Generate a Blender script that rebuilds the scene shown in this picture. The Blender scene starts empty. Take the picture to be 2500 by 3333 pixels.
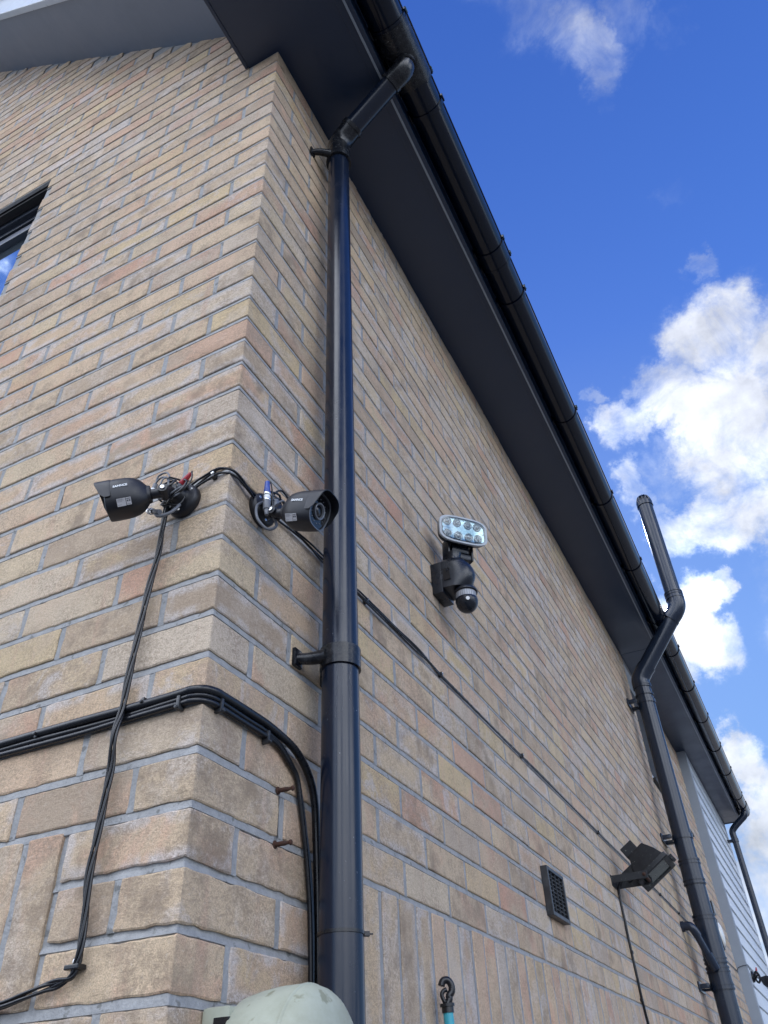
import bpy, bmesh, math, random
from mathutils import Vector, Matrix, noise
random.seed(7)
D = bpy.data
scene = bpy.context.scene
R = math.radians

# ------------------------------------------------------------------ camera, sky, sun, exposure
cam_d = D.cameras.new('camera'); cam = D.objects.new('camera', cam_d); scene.collection.objects.link(cam)
cam_d.sensor_fit = 'HORIZONTAL'; cam_d.sensor_width = 36; cam_d.lens = 36.448
cam_d.clip_start = 0.02; cam_d.clip_end = 2000
cam.location = (0.694767, -0.831953, -0.141466)
cam.rotation_euler = (R(128.8370), R(2.1882), R(26.8149))
scene.camera = cam
SUN_EL, SUN_AZ = 34.0, -9.0          # azimuth from +Y, clockwise seen from above
sun_dir = Vector((math.sin(R(SUN_AZ))*math.cos(R(SUN_EL)), math.cos(R(SUN_AZ))*math.cos(R(SUN_EL)), math.sin(R(SUN_EL))))
sd = D.lights.new('sun', 'SUN'); sun = D.objects.new('sun', sd); scene.collection.objects.link(sun)
sd.energy = 3.2; sd.angle = R(0.6); sd.color = (1.0, 0.95, 0.87)
sun.rotation_euler = (-sun_dir).to_track_quat('-Z', 'Y').to_euler()
scene.view_settings.view_transform = 'Standard'; scene.view_settings.look = 'None'
scene.view_settings.exposure = 0.98; scene.view_settings.gamma = 1.0
scene.view_settings.use_curve_mapping = False

def px_dir(u, v):                    # used only to place clouds in the sky by bearing
    M = cam.rotation_euler.to_matrix()
    return (M @ Vector(((u-1250)/2531.0, -(v-1666.5)/2531.0, -1))).normalized()

world = D.worlds.new('World'); scene.world = world; world.use_nodes = True
nt = world.node_tree; nt.nodes.clear()
def N(t, **k):
    n = nt.nodes.new(t)
    for a, b in k.items(): setattr(n, a, b)
    return n
def L(a, b): nt.links.new(a, b)
def mth(op, a, b=None, c=None, clamp=False):
    n = nt.nodes.new('ShaderNodeMath'); n.operation = op; n.use_clamp = clamp
    for i, x in enumerate((a, b, c)):
        if x is None: continue
        if isinstance(x, (int, float)): n.inputs[i].default_value = x
        else: nt.links.new(x, n.inputs[i])
    return n.outputs[0]
def build_sky():
    out = N('ShaderNodeOutputWorld'); bg = N('ShaderNodeBackground'); L(bg.outputs[0], out.inputs[0])
    tc = N('ShaderNodeTexCoord'); nrm = N('ShaderNodeVectorMath', operation='NORMALIZE'); L(tc.outputs['Generated'], nrm.inputs[0])
    dirv = nrm.outputs[0]
    sky = N('ShaderNodeTexSky', sky_type='NISHITA'); sky.sun_disc = False
    sky.sun_elevation = R(SUN_EL); sky.sun_rotation = R(SUN_AZ); sky.air_density = 1.0; sky.dust_density = 0.2; sky.ozone_density = 2.0
    sz = N('ShaderNodeSeparateXYZ'); L(dirv, sz.inputs[0])
    rp = N('ShaderNodeValToRGB'); cr = rp.color_ramp
    while len(cr.elements) < 5: cr.elements.new(.5)
    for e, (p_, c_) in zip(cr.elements, ((0, (.40, .60, .90)), (.22, (.22, .45, .93)), (.45, (.17, .38, .94)), (.75, (.060, .20, .78)), (.95, (.036, .132, .60)))): e.position = p_; e.color = (*c_, 1)
    L(sz.outputs['Z'], rp.inputs[0])
    rs_ = N('ShaderNodeVectorMath', operation='SCALE'); L(rp.outputs[0], rs_.inputs[0]); rs_.inputs['Scale'].default_value = 3.85
    hs = N('ShaderNodeMix', data_type='RGBA'); hs.inputs['Factor'].default_value = .92
    L(sky.outputs[0], hs.inputs[6]); L(rs_.outputs[0], hs.inputs[7])
    # warp bearings with noise so the cloud outlines are ragged
    nw = N('ShaderNodeTexNoise'); nw.inputs['Scale'].default_value = 5.5; nw.inputs['Detail'].default_value = 9; nw.inputs['Roughness'].default_value = 0.66
    L(dirv, nw.inputs['Vector'])
    sub = N('ShaderNodeVectorMath', operation='SUBTRACT'); L(nw.outputs['Color'], sub.inputs[0]); sub.inputs[1].default_value = (.5, .5, .5)
    scl = N('ShaderNodeVectorMath', operation='SCALE'); L(sub.outputs[0], scl.inputs[0]); scl.inputs['Scale'].default_value = 0.20
    wv = N('ShaderNodeVectorMath', operation='ADD'); L(dirv, wv.inputs[0]); L(scl.outputs[0], wv.inputs[1])
    wn = N('ShaderNodeVectorMath', operation='NORMALIZE'); L(wv.outputs[0], wn.inputs[0])
    acc = None
    blobs = [(2310,1080,185,1.0),(2480,1190,210,1.0),(2170,1290,150,.85),(2380,1400,210,1.0),(2040,1390,105,.75),(2180,1500,110,.5),(2490,1640,150,.9),
             (2150,1620,70,.6),(2330,1640,110,.8),(2080,1560,85,.7),(2240,1680,90,.7),(2430,1700,110,.85),(2850,1350,420,1.0),(2950,2050,380,1.0),(3050,2750,420,1.0),(2900,700,260,.7),(1960,1300,45,.5),(2260,840,60,.5),(2160,900,40,.3),
             (2270,1900,105,.95),(2360,1870,55,.75),(2190,2060,130,1.0),(2300,2110,110,.9),(2180,2200,90,.8),
             (2390,2420,90,.95),(2480,2520,120,1.0),(2440,2690,150,1.0),(2420,2900,170,1.0),(2500,3100,200,.9),
             (1700,40,150,.46),(1820,100,140,.50),(1905,190,105,.50),(1890,255,70,.42),(2150,40,90,.46),(2000,10,130,.42),(2165,110,50,.4),(2230,640,80,.30)]
    for (u, v, r, s) in blobs:
        d = px_dir(u, v); a = r/2531.0
        vm = N('ShaderNodeVectorMath', operation='DISTANCE'); L(wn.outputs[0], vm.inputs[0]); vm.inputs[1].default_value = d
        mr = N('ShaderNodeMapRange', interpolation_type='SMOOTHSTEP'); L(vm.outputs['Value'], mr.inputs['Value'])
        mr.inputs['From Min'].default_value = a*1.35; mr.inputs['From Max'].default_value = a*0.35
        mr.inputs['To Min'].default_value = 0; mr.inputs['To Max'].default_value = s
        acc = mr.outputs[0] if acc is None else mth('MAXIMUM', acc, mr.outputs[0])
    # unseen broken cloud added behind and left of the camera to light the walls
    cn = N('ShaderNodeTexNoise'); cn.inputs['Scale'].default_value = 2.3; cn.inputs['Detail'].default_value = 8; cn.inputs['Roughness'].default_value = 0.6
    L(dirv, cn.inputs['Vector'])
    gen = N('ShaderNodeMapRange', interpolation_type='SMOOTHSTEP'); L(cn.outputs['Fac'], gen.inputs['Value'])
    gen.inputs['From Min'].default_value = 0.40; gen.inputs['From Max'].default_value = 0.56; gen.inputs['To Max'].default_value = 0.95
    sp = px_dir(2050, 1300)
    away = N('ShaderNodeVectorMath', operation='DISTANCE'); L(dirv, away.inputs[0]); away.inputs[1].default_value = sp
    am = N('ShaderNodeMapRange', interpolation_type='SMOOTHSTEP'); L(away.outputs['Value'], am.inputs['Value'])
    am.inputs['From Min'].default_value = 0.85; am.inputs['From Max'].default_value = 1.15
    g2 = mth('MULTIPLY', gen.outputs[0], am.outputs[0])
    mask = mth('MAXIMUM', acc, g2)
    # fine structure: carve the mask
    fn = N('ShaderNodeTexNoise'); fn.inputs['Scale'].default_value = 13; fn.inputs['Detail'].default_value = 10; fn.inputs['Roughness'].default_value = 0.62; fn.inputs['Distortion'].default_value = 0.35
    L(dirv, fn.inputs['Vector'])
    carve = mth('MULTIPLY_ADD', mth('SUBTRACT', fn.outputs['Fac'], 0.5), 2.1, mask)
    edge = mth('MULTIPLY', carve, mth('MULTIPLY', mask, 1.9, clamp=True), clamp=True)
    dens = N('ShaderNodeMapRange', interpolation_type='SMOOTHSTEP'); L(edge, dens.inputs['Value'])
    dens.inputs['From Min'].default_value = 0.06; dens.inputs['From Max'].default_value = 1.32
    # cloud brightness: thick parts whiter, grey modulation, a touch of blue in the thin parts
    sn = N('ShaderNodeTexNoise'); sn.inputs['Scale'].default_value = 9; sn.inputs['Detail'].default_value = 9; sn.inputs['Roughness'].default_value = .6; L(dirv, sn.inputs['Vector'])
    br = N('ShaderNodeMapRange'); L(sn.outputs['Fac'], br.inputs['Value']); br.inputs['From Min'].default_value = .34; br.inputs['From Max'].default_value = .66
    br.inputs['To Min'].default_value = CLOUD_LO; br.inputs['To Max'].default_value = CLOUD_HI
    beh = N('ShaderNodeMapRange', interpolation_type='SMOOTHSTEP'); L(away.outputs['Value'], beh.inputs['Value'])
    beh.inputs['From Min'].default_value = .8; beh.inputs['From Max'].default_value = 1.3; beh.inputs['To Min'].default_value = 1.0; beh.inputs['To Max'].default_value = CLOUD_BACK_FILL
    glow = N('ShaderNodeVectorMath', operation='DISTANCE'); L(dirv, glow.inputs[0]); glow.inputs[1].default_value = px_dir(2270, 1900)
    gm = N('ShaderNodeMapRange', interpolation_type='SMOOTHSTEP'); L(glow.outputs['Value'], gm.inputs['Value'])
    gm.inputs['From Min'].default_value = .34; gm.inputs['From Max'].default_value = 0.0; gm.inputs['To Min'].default_value = 1.0; gm.inputs['To Max'].default_value = 1.6
    # added unseen cloud is dimmed low down so the pipe reflects less of it
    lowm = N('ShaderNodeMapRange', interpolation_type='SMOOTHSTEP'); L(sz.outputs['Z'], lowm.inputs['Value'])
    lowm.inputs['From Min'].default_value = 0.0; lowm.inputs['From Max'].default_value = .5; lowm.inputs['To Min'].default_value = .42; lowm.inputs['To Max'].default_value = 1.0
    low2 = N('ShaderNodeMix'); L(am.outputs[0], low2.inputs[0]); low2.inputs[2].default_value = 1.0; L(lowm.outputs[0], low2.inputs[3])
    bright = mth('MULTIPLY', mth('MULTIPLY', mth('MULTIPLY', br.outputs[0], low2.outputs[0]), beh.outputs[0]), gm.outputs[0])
    ccol = N('ShaderNodeMix', data_type='RGBA'); L(dens.outputs[0], ccol.inputs['Factor'])
    ccol.inputs[6].default_value = (.60, .74, 1.0, 1); ccol.inputs[7].default_value = (.97, .98, 1.0, 1)
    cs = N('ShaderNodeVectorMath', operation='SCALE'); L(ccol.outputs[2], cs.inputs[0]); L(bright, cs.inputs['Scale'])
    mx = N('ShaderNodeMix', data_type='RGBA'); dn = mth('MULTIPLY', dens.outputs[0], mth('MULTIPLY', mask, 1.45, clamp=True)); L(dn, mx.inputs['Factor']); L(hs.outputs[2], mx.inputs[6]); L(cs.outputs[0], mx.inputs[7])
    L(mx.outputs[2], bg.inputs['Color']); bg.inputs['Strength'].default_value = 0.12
CLOUD_LO, CLOUD_HI, CLOUD_BACK_FILL = 2.35, 5.3, 6.0  # last value brightens the added cloud out of view, for light on the walls
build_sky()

# ------------------------------------------------------------------ helpers
def tag(o, label=None, cat=None, group=None, kind=None):
    if label: o['label'] = label
    if cat: o['category'] = cat
    if group: o['group'] = group
    if kind: o['kind'] = kind
    return o
def thing(name, label, cat, loc=(0, 0, 0), group=None):
    o = D.objects.new(name, None); scene.collection.objects.link(o); o.location = loc; o.empty_display_size = .02
    return tag(o, label, cat, group)
def worldpos(o):
    p = Vector((0, 0, 0))
    while o is not None: p = p + o.location; o = o.parent
    return p
def obj(name, verts, faces, mat, parent=None, smooth=False, origin=None, angle=None):
    base = worldpos(parent) if parent else Vector((0, 0, 0))
    org = Vector(origin) if origin is not None else (base if parent else Vector((0, 0, 0)))
    me = D.meshes.new(name)
    me.from_pydata([(v[0]-org[0], v[1]-org[1], v[2]-org[2]) for v in verts], [], faces)
    me.materials.append(mat)
    o = D.objects.new(name, me); scene.collection.objects.link(o)
    if parent: o.parent = parent; o.location = org - base
    else: o.location = org
    if smooth:
        me.polygons.foreach_set('use_smooth', [True]*len(me.polygons))
        if angle is not None:
            bm = bmesh.new(); bm.from_mesh(me)
            for e in bm.edges:
                if len(e.link_faces) == 2 and e.calc_face_angle(0) > R(angle): e.smooth = False
            bm.to_mesh(me); bm.free()
    return o
def clusters(v, f):
    par = list(range(len(v)))
    def find(a):
        while par[a] != a: par[a] = par[par[a]]; a = par[a]
        return a
    for q in f:
        r0 = find(q[0])
        for i in q[1:]: par[find(i)] = r0
    isl = {}
    for q in f: isl.setdefault(find(q[0]), []).append(q)
    L_ = list(isl.values())
    if len(L_) < 2 or len(L_) > 60: return [f]
    bx = []
    for fs in L_:
        P = [v[i] for q in fs for i in q]
        bx.append(([min(p[a] for p in P) for a in range(3)], [max(p[a] for p in P) for a in range(3)]))
    sz = [max(h-l for l, h in zip(*b)) for b in bx]; g_ = list(range(len(L_)))
    def fg(a):
        while g_[a] != a: a = g_[a]
        return a
    for i in range(len(L_)):
        for j in range(i+1, len(L_)):
            gap = math.sqrt(sum(max(0, bx[i][0][a]-bx[j][1][a], bx[j][0][a]-bx[i][1][a])**2 for a in range(3)))
            if gap <= max(.02, .5*max(sz[i], sz[j])): g_[fg(j)] = fg(i)
    out = {}
    for i, fs in enumerate(L_): out.setdefault(fg(i), []).extend(fs)
    return list(out.values())
class MB:
    def __init__(s): s.v = []; s.f = []
    def add(s, v, f, M=None):
        b = len(s.v)
        s.v += [tuple(M @ Vector(p)) if M else tuple(p) for p in v]
        s.f += [tuple(i+b for i in q) for q in f]
        return s
    def box(s, x0, x1, y0, y1, z0, z1, bev=0.0, M=None, seg=2):
        bm = bmesh.new(); bmesh.ops.create_cube(bm, size=1)
        for v in bm.verts:
            v.co = Vector(((x0+x1)/2+v.co.x*(x1-x0), (y0+y1)/2+v.co.y*(y1-y0), (z0+z1)/2+v.co.z*(z1-z0)))
        if bev: bmesh.ops.bevel(bm, geom=bm.edges[:], offset=bev, segments=seg, profile=.6, affect='EDGES')
        bm.verts.ensure_lookup_table(); bm.verts.index_update()
        vs = [v.co[:] for v in bm.verts]; fs = [[v.index for v in f.verts] for f in bm.faces]; bm.free()
        return s.add(vs, fs, M)
    def rings(s, rs, cap=True, M=None, closed=True):
        n = len(rs[0]); v = [p for r in rs for p in r]; f = []
        for i in range(len(rs)-1):
            for j in range(n if closed else n-1):
                a, b = i*n+j, i*n+(j+1) % n
                f.append((a, b, b+n, a+n))
        if cap: f.append(tuple(range(n))[::-1]); f.append(tuple(range((len(rs)-1)*n, len(rs)*n)))
        return s.add(v, f, M)
    def lathe(s, prof, n=24, M=None, cap=True):       # profile (axial, radius) about local +X
        rs = [[(a, r*math.cos(t*2*math.pi/n), r*math.sin(t*2*math.pi/n)) for t in range(n)] for a, r in prof]
        return s.rings(rs, cap, M)
    def tube(s, pts, r, n=12, sub=6, cap=True, smooth=True):
        P = [Vector(p) for p in pts]
        if smooth and len(P) > 2:
            Q = []; rr = []
            for i in range(len(P)-1):
                p0 = P[max(i-1, 0)]; p1 = P[i]; p2 = P[i+1]; p3 = P[min(i+2, len(P)-1)]
                for k in range(sub):
                    t = k/sub
                    Q.append(.5*((2*p1)+(p2-p0)*t+(2*p0-5*p1+4*p2-p3)*t*t+(3*p1-p0-3*p2+p3)*t**3))
            Q.append(P[-1]); P = Q
        T = []
        for i in range(len(P)):
            d = P[min(i+1, len(P)-1)]-P[max(i-1, 0)]; T.append(d.normalized())
        up = Vector((0, 0, 1)) if abs(T[0].z) < .9 else Vector((0, 1, 0))
        u = T[0].cross(up).normalized(); rs = []
        for i, p in enumerate(P):
            u = (u-T[i]*u.dot(T[i])).normalized(); w = T[i].cross(u)
            rad = r(i/(len(P)-1)) if callable(r) else r
            rs.append([tuple(p+(u*math.cos(a)+w*math.sin(a))*rad) for a in (k*2*math.pi/n for k in range(n))])
        return s.rings(rs, cap)
    def build(s, name, mat, parent=None, split=True, **k):
        groups = clusters(s.v, s.f) if split and len(s.v) < 6000 else None
        if not groups or len(groups) == 1: return obj(name, s.v, s.f, mat, parent, **k)
        first = None
        for fs in groups:                      # pieces that stand apart become parts of their own
            ids = sorted({i for f in fs for i in f}); mp = {a: b for b, a in enumerate(ids)}
            o = obj(name, [s.v[i] for i in ids], [tuple(mp[i] for i in f) for f in fs], mat, parent, **k)
            first = first or o
        return first
def frame(loc, fwd, up=(0, 0, 1)):
    x = Vector(fwd).normalized(); y = Vector(up).cross(x).normalized(); z = x.cross(y)
    M = Matrix((x, y, z)).transposed().to_4x4(); M.translation = Vector(loc); return M

# ------------------------------------------------------------------ materials
def material(name, col, rough=.5, spec=.5, metal=0.0, bump=None, var=None, coat=0.0, wear=None, trans=0.0):
    m = D.materials.new(name); m.use_nodes = True; t = m.node_tree; b = t.nodes['Principled BSDF']
    b.inputs['Base Color'].default_value = (*col, 1); b.inputs['Roughness'].default_value = rough
    b.inputs['Specular IOR Level'].default_value = spec; b.inputs['Metallic'].default_value = metal
    b.inputs['Coat Weight'].default_value = coat; b.inputs['Transmission Weight'].default_value = trans
    tc = t.nodes.new('ShaderNodeTexCoord')
    if var:   # (scale, amount, colour2)
        n = t.nodes.new('ShaderNodeTexNoise'); n.inputs['Scale'].default_value = var[0]; n.inputs['Detail'].default_value = 8; n.inputs['Roughness'].default_value = .65
        t.links.new(tc.outputs['Object'], n.inputs['Vector'])
        mr = t.nodes.new('ShaderNodeMapRange'); t.links.new(n.outputs['Fac'], mr.inputs['Value'])
        mr.inputs['From Min'].default_value = .42; mr.inputs['From Max'].default_value = .72; mr.inputs['To Max'].default_value = var[1]
        mx = t.nodes.new('ShaderNodeMix'); mx.data_type = 'RGBA'; t.links.new(mr.outputs[0], mx.inputs['Factor'])
        mx.inputs[6].default_value = (*col, 1); mx.inputs[7].default_value = (*var[2], 1)
        last = mx.outputs[2]
        if wear:   # fine specks and smears (scale, threshold, colour)
            n2 = t.nodes.new('ShaderNodeTexNoise'); n2.inputs['Scale'].default_value = wear[0]; n2.inputs['Detail'].default_value = 4
            t.links.new(tc.outputs['Object'], n2.inputs['Vector'])
            m2 = t.nodes.new('ShaderNodeMapRange'); t.links.new(n2.outputs['Fac'], m2.inputs['Value'])
            m2.inputs['From Min'].default_value = wear[1]; m2.inputs['From Max'].default_value = wear[1]+.06; m2.inputs['To Max'].default_value = .7
            x2 = t.nodes.new('ShaderNodeMix'); x2.data_type = 'RGBA'; t.links.new(m2.outputs[0], x2.inputs['Factor'])
            t.links.new(last, x2.inputs[6]); x2.inputs[7].default_value = (*wear[2], 1); last = x2.outputs[2]
        t.links.new(last, b.inputs['Base Color'])
        rr = t.nodes.new('ShaderNodeMapRange'); t.links.new(n.outputs['Fac'], rr.inputs['Value'])
        rr.inputs['From Min'].default_value = .3; rr.inputs['From Max'].default_value = .75
        rr.inputs['To Min'].default_value = rough*.85; rr.inputs['To Max'].default_value = min(1, rough*1.35+.03)
        t.links.new(rr.outputs[0], b.inputs['Roughness'])
    if bump:  # (scale, distance)
        n = t.nodes.new('ShaderNodeTexNoise'); n.inputs['Scale'].default_value = bump[0]; n.inputs['Detail'].default_value = 5
        t.links.new(tc.outputs['Object'], n.inputs['Vector'])
        bp = t.nodes.new('ShaderNodeBump'); bp.inputs['Strength'].default_value = .6; bp.inputs['Distance'].default_value = bump[1]
        t.links.new(n.outputs['Fac'], bp.inputs['Height']); t.links.new(bp.outputs[0], b.inputs['Normal'])
    return m
GREY = (.30, .32, .34)
M = dict(
 upvc_black=material('black_upvc', (.002, .005, .014), .13, .36, var=(9, .03, (.015, .02, .03)), wear=(95, .75, (.20, .22, .23)), bump=(5, .0014)),
 pipe_black=material('black_pipe_plastic', (.005, .010, .024), .20, .5, var=(14, .04, (.02, .03, .04)), wear=(170, .715, (.22, .24, .26)), bump=(7, .0007)),
 fitting=material('worn_black_fitting', (.004, .005, .008), .22, .42, var=(38, .30, (.10, .105, .11)), wear=(80, .70, (.3, .31, .31)), bump=(60, .0012)),
 soil=material('soil_pipe_plastic', (.012, .020, .038), .20, .5, var=(6, .2, (.03, .04, .055)), bump=(9, .001)),
 soffit=material('dark_grey_soffit', (.008, .023, .058), .34, .7, var=(3.0, .35, (.014, .027, .056)), wear=(26, .80, (.004, .004, .005)), bump=(2.5, .004)),
 gsoffit=material('grey_gable_soffit', (.105, .140, .200), .36, .5, var=(3.2, .3, (.11, .125, .15)), bump=(2.5, .004)),
 barge=material('pale_bargeboard', (.44, .50, .57), .3, .5, var=(6, .3, (.25, .28, .31))),
 cable=material('black_cable_sheath', (.006, .007, .010), .26, .5, var=(60, .12, (.04, .04, .04))),
 cable_grey=material('grey_cable_sheath', (.13, .14, .16), .4, .5, var=(60, .2, (.2, .2, .2))),
 cambody=material('matt_black_camera_plastic', (.005, .006, .010), .38, .5, var=(30, .12, (.05, .05, .055)), bump=(900, .00012)),
 glass_dark=material('dark_lens_glass', (.010, .011, .014), .05, .6),
 ring=material('grey_lens_ring', (.17, .18, .20), .25, .6, metal=.3),
 white=material('white_print', (.75, .77, .78), .5),
 sticker=material('pale_sticker', (.55, .54, .55), .45, var=(40, .3, (.42, .42, .43))),
 ink=material('grey_ink', (.10, .10, .11), .5),
 red=material('red_plug_plastic', (.36, .02, .03), .35),
 blue=material('blue_plug_plastic', (.03, .07, .32), .35),
 steel=material('shiny_steel', (.62, .62, .62), .25, metal=1.0, var=(50, .3, (.4, .38, .35))),
 rust=material('rusty_steel', (.055, .030, .022), .75, metal=.3, var=(120, .7, (.12, .05, .03)), bump=(400, .0006)),
 tube_teal=material('turquoise_paint', (.045, .36, .44), .38, var=(70, .35, (.03, .22, .28)), wear=(180, .67, (.03, .03, .03))),
 meter=material('pale_green_plastic', (.40, .42, .33), .48, var=(14, .8, (.27, .28, .20)), wear=(38, .63, (.17, .17, .10)), bump=(35, .0012)),
 window_frame=material('anthracite_window_frame', (.05, .06, .08), .28, .5, var=(8, .2, (.07, .08, .10))),
 lintel=material('dark_steel_lintel', (.028, .028, .03), .6, var=(30, .5, (.06, .05, .045))),
 clad=material('white_cladding', (.62, .66, .70), .33, .5, var=(3, .4, (.50, .54, .60)), bump=(4, .002)),
 cladtrim=material('grey_corner_trim', (.28, .32, .37), .5, var=(5, .4, (.22, .25, .30)), wear=(30, .70, (.12, .14, .17)), bump=(120, .0008)),
 lamp_black=material('lamp_black_plastic', (.005, .008, .015), .26, .5, var=(25, .18, (.05, .055, .06)), wear=(120, .70, (.16, .17, .18))),
 lamp_grey=material('lamp_grey_rim', (.42, .46, .50), .3, .5, var=(40, .25, (.3, .33, .36))),
 reflector=material('lamp_reflector', (.38, .48, .52), .14, .6, metal=.8, var=(18, .8, (.16, .22, .24))),
 led=material('led_lens', (.26, .28, .29), .10, .8, metal=.8, var=(240, .9, (.02, .02, .02)), bump=(260, .003)),
 pirwin=material('ribbed_sensor_window', (.42, .44, .48), .25, .5, var=(40, .3, (.3, .32, .36))),
 flood=material('old_black_metal', (.007, .009, .013), .45, .5, var=(45, .35, (.045, .05, .05)), wear=(90, .66, (.16, .17, .15)), bump=(150, .0008)),
 floodglass=material('dirty_lamp_glass', (.05, .07, .065), .09, .7, var=(25, .5, (.13, .15, .13))),
 vent=material('black_vent_plastic', (.022, .024, .028), .38, .5, var=(30, .4, (.09, .095, .10)), wear=(60, .69, (.25, .26, .27))),
 moss=material('green_moss', (.035, .07, .025), .9, var=(200, .6, (.08, .12, .04)), bump=(500, .001)),
 tiles=material('slate_tiles', (.06, .07, .09), .5, var=(9, .5, (.10, .11, .13)), bump=(60, .003)),
 bulkhead=material('pale_glass_cover', (.75, .74, .68), .15, .6),  # plain pale cover colour
)
# window glass
def glass_mat():
    m = D.materials.new('window_glass'); m.use_nodes = True; b = m.node_tree.nodes['Principled BSDF']
    b.inputs['Base Color'].default_value = (.50, .62, .70, 1); b.inputs['Roughness'].default_value = .02; b.inputs['Metallic'].default_value = .9
    b.inputs['IOR'].default_value = 2.6; b.inputs['Coat Weight'].default_value = 1.0; b.inputs['Coat IOR'].default_value = 2.0
    return m
M['glass'] = glass_mat()

def brick_mat():
    m = D.materials.new('buff_brick'); m.use_nodes = True; t = m.node_tree; b = t.nodes['Principled BSDF']
    def n(k, **kw):
        x = t.nodes.new(k)
        for a, c in kw.items(): setattr(x, a, c)
        return x
    def l(a, c): t.links.new(a, c)
    def noise_(sc, det=6, ro=.6, vec=None, dist=0):
        x = n('ShaderNodeTexNoise'); x.inputs['Scale'].default_value = sc; x.inputs['Detail'].default_value = det; x.inputs['Roughness'].default_value = ro; x.inputs['Distortion'].default_value = dist
        l(vec, x.inputs['Vector']); return x.outputs['Fac']
    def mr(v, a, c, lo=0, hi=1):
        x = n('ShaderNodeMapRange', interpolation_type='SMOOTHSTEP'); l(v, x.inputs['Value'])
        x.inputs['From Min'].default_value = a; x.inputs['From Max'].default_value = c; x.inputs['To Min'].default_value = lo; x.inputs['To Max'].default_value = hi
        return x.outputs[0]
    def mix(fac, A, B, mode='MIX'):
        x = n('ShaderNodeMix', data_type='RGBA', blend_type=mode)
        for i, q in ((0, fac), (6, A), (7, B)):
            if isinstance(q, (int, float)): x.inputs[i].default_value = q
            elif isinstance(q, tuple): x.inputs[i].default_value = (*q, 1)
            else: l(q, x.inputs[i])
        return x.outputs[2]
    def ma(op, a, c, clamp=False):
        x = n('ShaderNodeMath', operation=op, use_clamp=clamp)
        for i, q in ((0, a), (1, c)):
            if isinstance(q, (int, float)): x.inputs[i].default_value = q
            else: l(q, x.inputs[i])
        return x.outputs[0]
    tc = n('ShaderNodeTexCoord').outputs['Object']
    bid = n('ShaderNodeAttribute', attribute_name='bid')
    sep = n('ShaderNodeSeparateColor'); l(bid.outputs['Color'], sep.inputs[0])
    r1, r2, r3 = sep.outputs[0], sep.outputs[1], sep.outputs[2]
    edg = n('ShaderNodeAttribute', attribute_name='edge').outputs['Fac']
    # shift the noise space per brick so patches stop at the joints
    sh = n('ShaderNodeVectorMath', operation='SCALE'); l(bid.outputs['Vector'], sh.inputs[0]); sh.inputs['Scale'].default_value = 37.0
    ad = n('ShaderNodeVectorMath', operation='ADD'); l(tc, ad.inputs[0]); l(sh.outputs[0], ad.inputs[1]); bv = ad.outputs[0]
    def ramp(v, stops):
        x = n('ShaderNodeValToRGB'); cr = x.color_ramp; cr.interpolation = 'LINEAR'
        while len(cr.elements) < len(stops): cr.elements.new(.5)
        for e, (p_, c_) in zip(cr.elements, stops): e.position = p_; e.color = (*c_, 1)
        l(v, x.inputs[0]); return x.outputs[0]
    base = ramp(r1, [(0, (0.570, 0.442, 0.305)), (.14, (0.604, 0.482, 0.343)), (.28, (0.490, 0.392, 0.289)), (.40, (0.638, 0.510, 0.354)), (.54, (0.587, 0.431, 0.322)), (.66, (0.616, 0.487, 0.294)), (.76, (0.610, 0.532, 0.447)), (.86, (0.410, 0.330, 0.251)), (.93, (0.570, 0.448, 0.327)), (1, (0.581, 0.370, 0.273))])
    alt = ramp(r2, [(0, (0.627, 0.392, 0.283)), (.25, (0.638, 0.510, 0.360)), (.5, (0.445, 0.364, 0.278)), (.75, (0.661, 0.582, 0.507)), (1, (0.593, 0.465, 0.283))])
    p1 = noise_(9, 5, .62, bv, .4)
    col = mix(mr(p1, .47, .64, 0, .75), base, alt)
    # pinkish / orange blush on some bricks
    blush = ma('MULTIPLY', mr(noise_(6, 4, .55, bv), .46, .66), mr(r3, .60, .95))
    col = mix(ma('MULTIPLY', blush, .75), col, (.56, .310, .230))
    # pale lime bloom, stronger on some bricks and round their edges
    rim = ma('MULTIPLY', ma('SUBTRACT', 1.0, mr(edg, .006, .022)), mr(r3, .42, .12))
    bl = mr(noise_(16, 7, .68, bv, .6), .50, .66)
    bloom = ma('MAXIMUM', ma('MULTIPLY', bl, mr(r2, .62, .98, .06, .85)), ma('MULTIPLY', rim, ma('MULTIPLY', mr(noise_(20, 5, .6, bv), .38, .58), .9)))
    big = ma('MULTIPLY', mr(noise_(3.1, 6, .6, tc), .58, .74), .55)
    bloom = ma('MAXIMUM', bloom, ma('MULTIPLY', big, bl))
    col = mix(ma('MULTIPLY', bloom, .85), col, (.60, .575, .575))
    # brown weathering with grain
    dirt = ma('MULTIPLY', mr(noise_(11, 8, .72, bv), .47, .66), mr(r1, .60, .30, .10, .95))
    col = mix(ma('MULTIPLY', dirt, .72), col, (.200, .160, .125))
    col = mix(mr(noise_(2.1, 5, .6, tc), .50, .72, 0, .28), col, (.20, .165, .13))
    # vertical run marks
    vm = n('ShaderNodeMapping'); vm.inputs['Scale'].default_value = (16, 16, 1.1); l(tc, vm.inputs['Vector'])
    col = mix(ma('MULTIPLY', mr(noise_(1.6, 4, .6, vm.outputs[0]), .56, .70), .38), col, (.53, .345, .265))
    # sand grain
    g1 = noise_(520, 3, .6, tc); g2 = noise_(150, 4, .65, tc)
    col = mix(mr(g1, .36, .60, .40, 0), col, (.20, .155, .115))
    col = mix(mr(g2, .55, .74, 0, .35), col, (.64, .58, .51))
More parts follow.
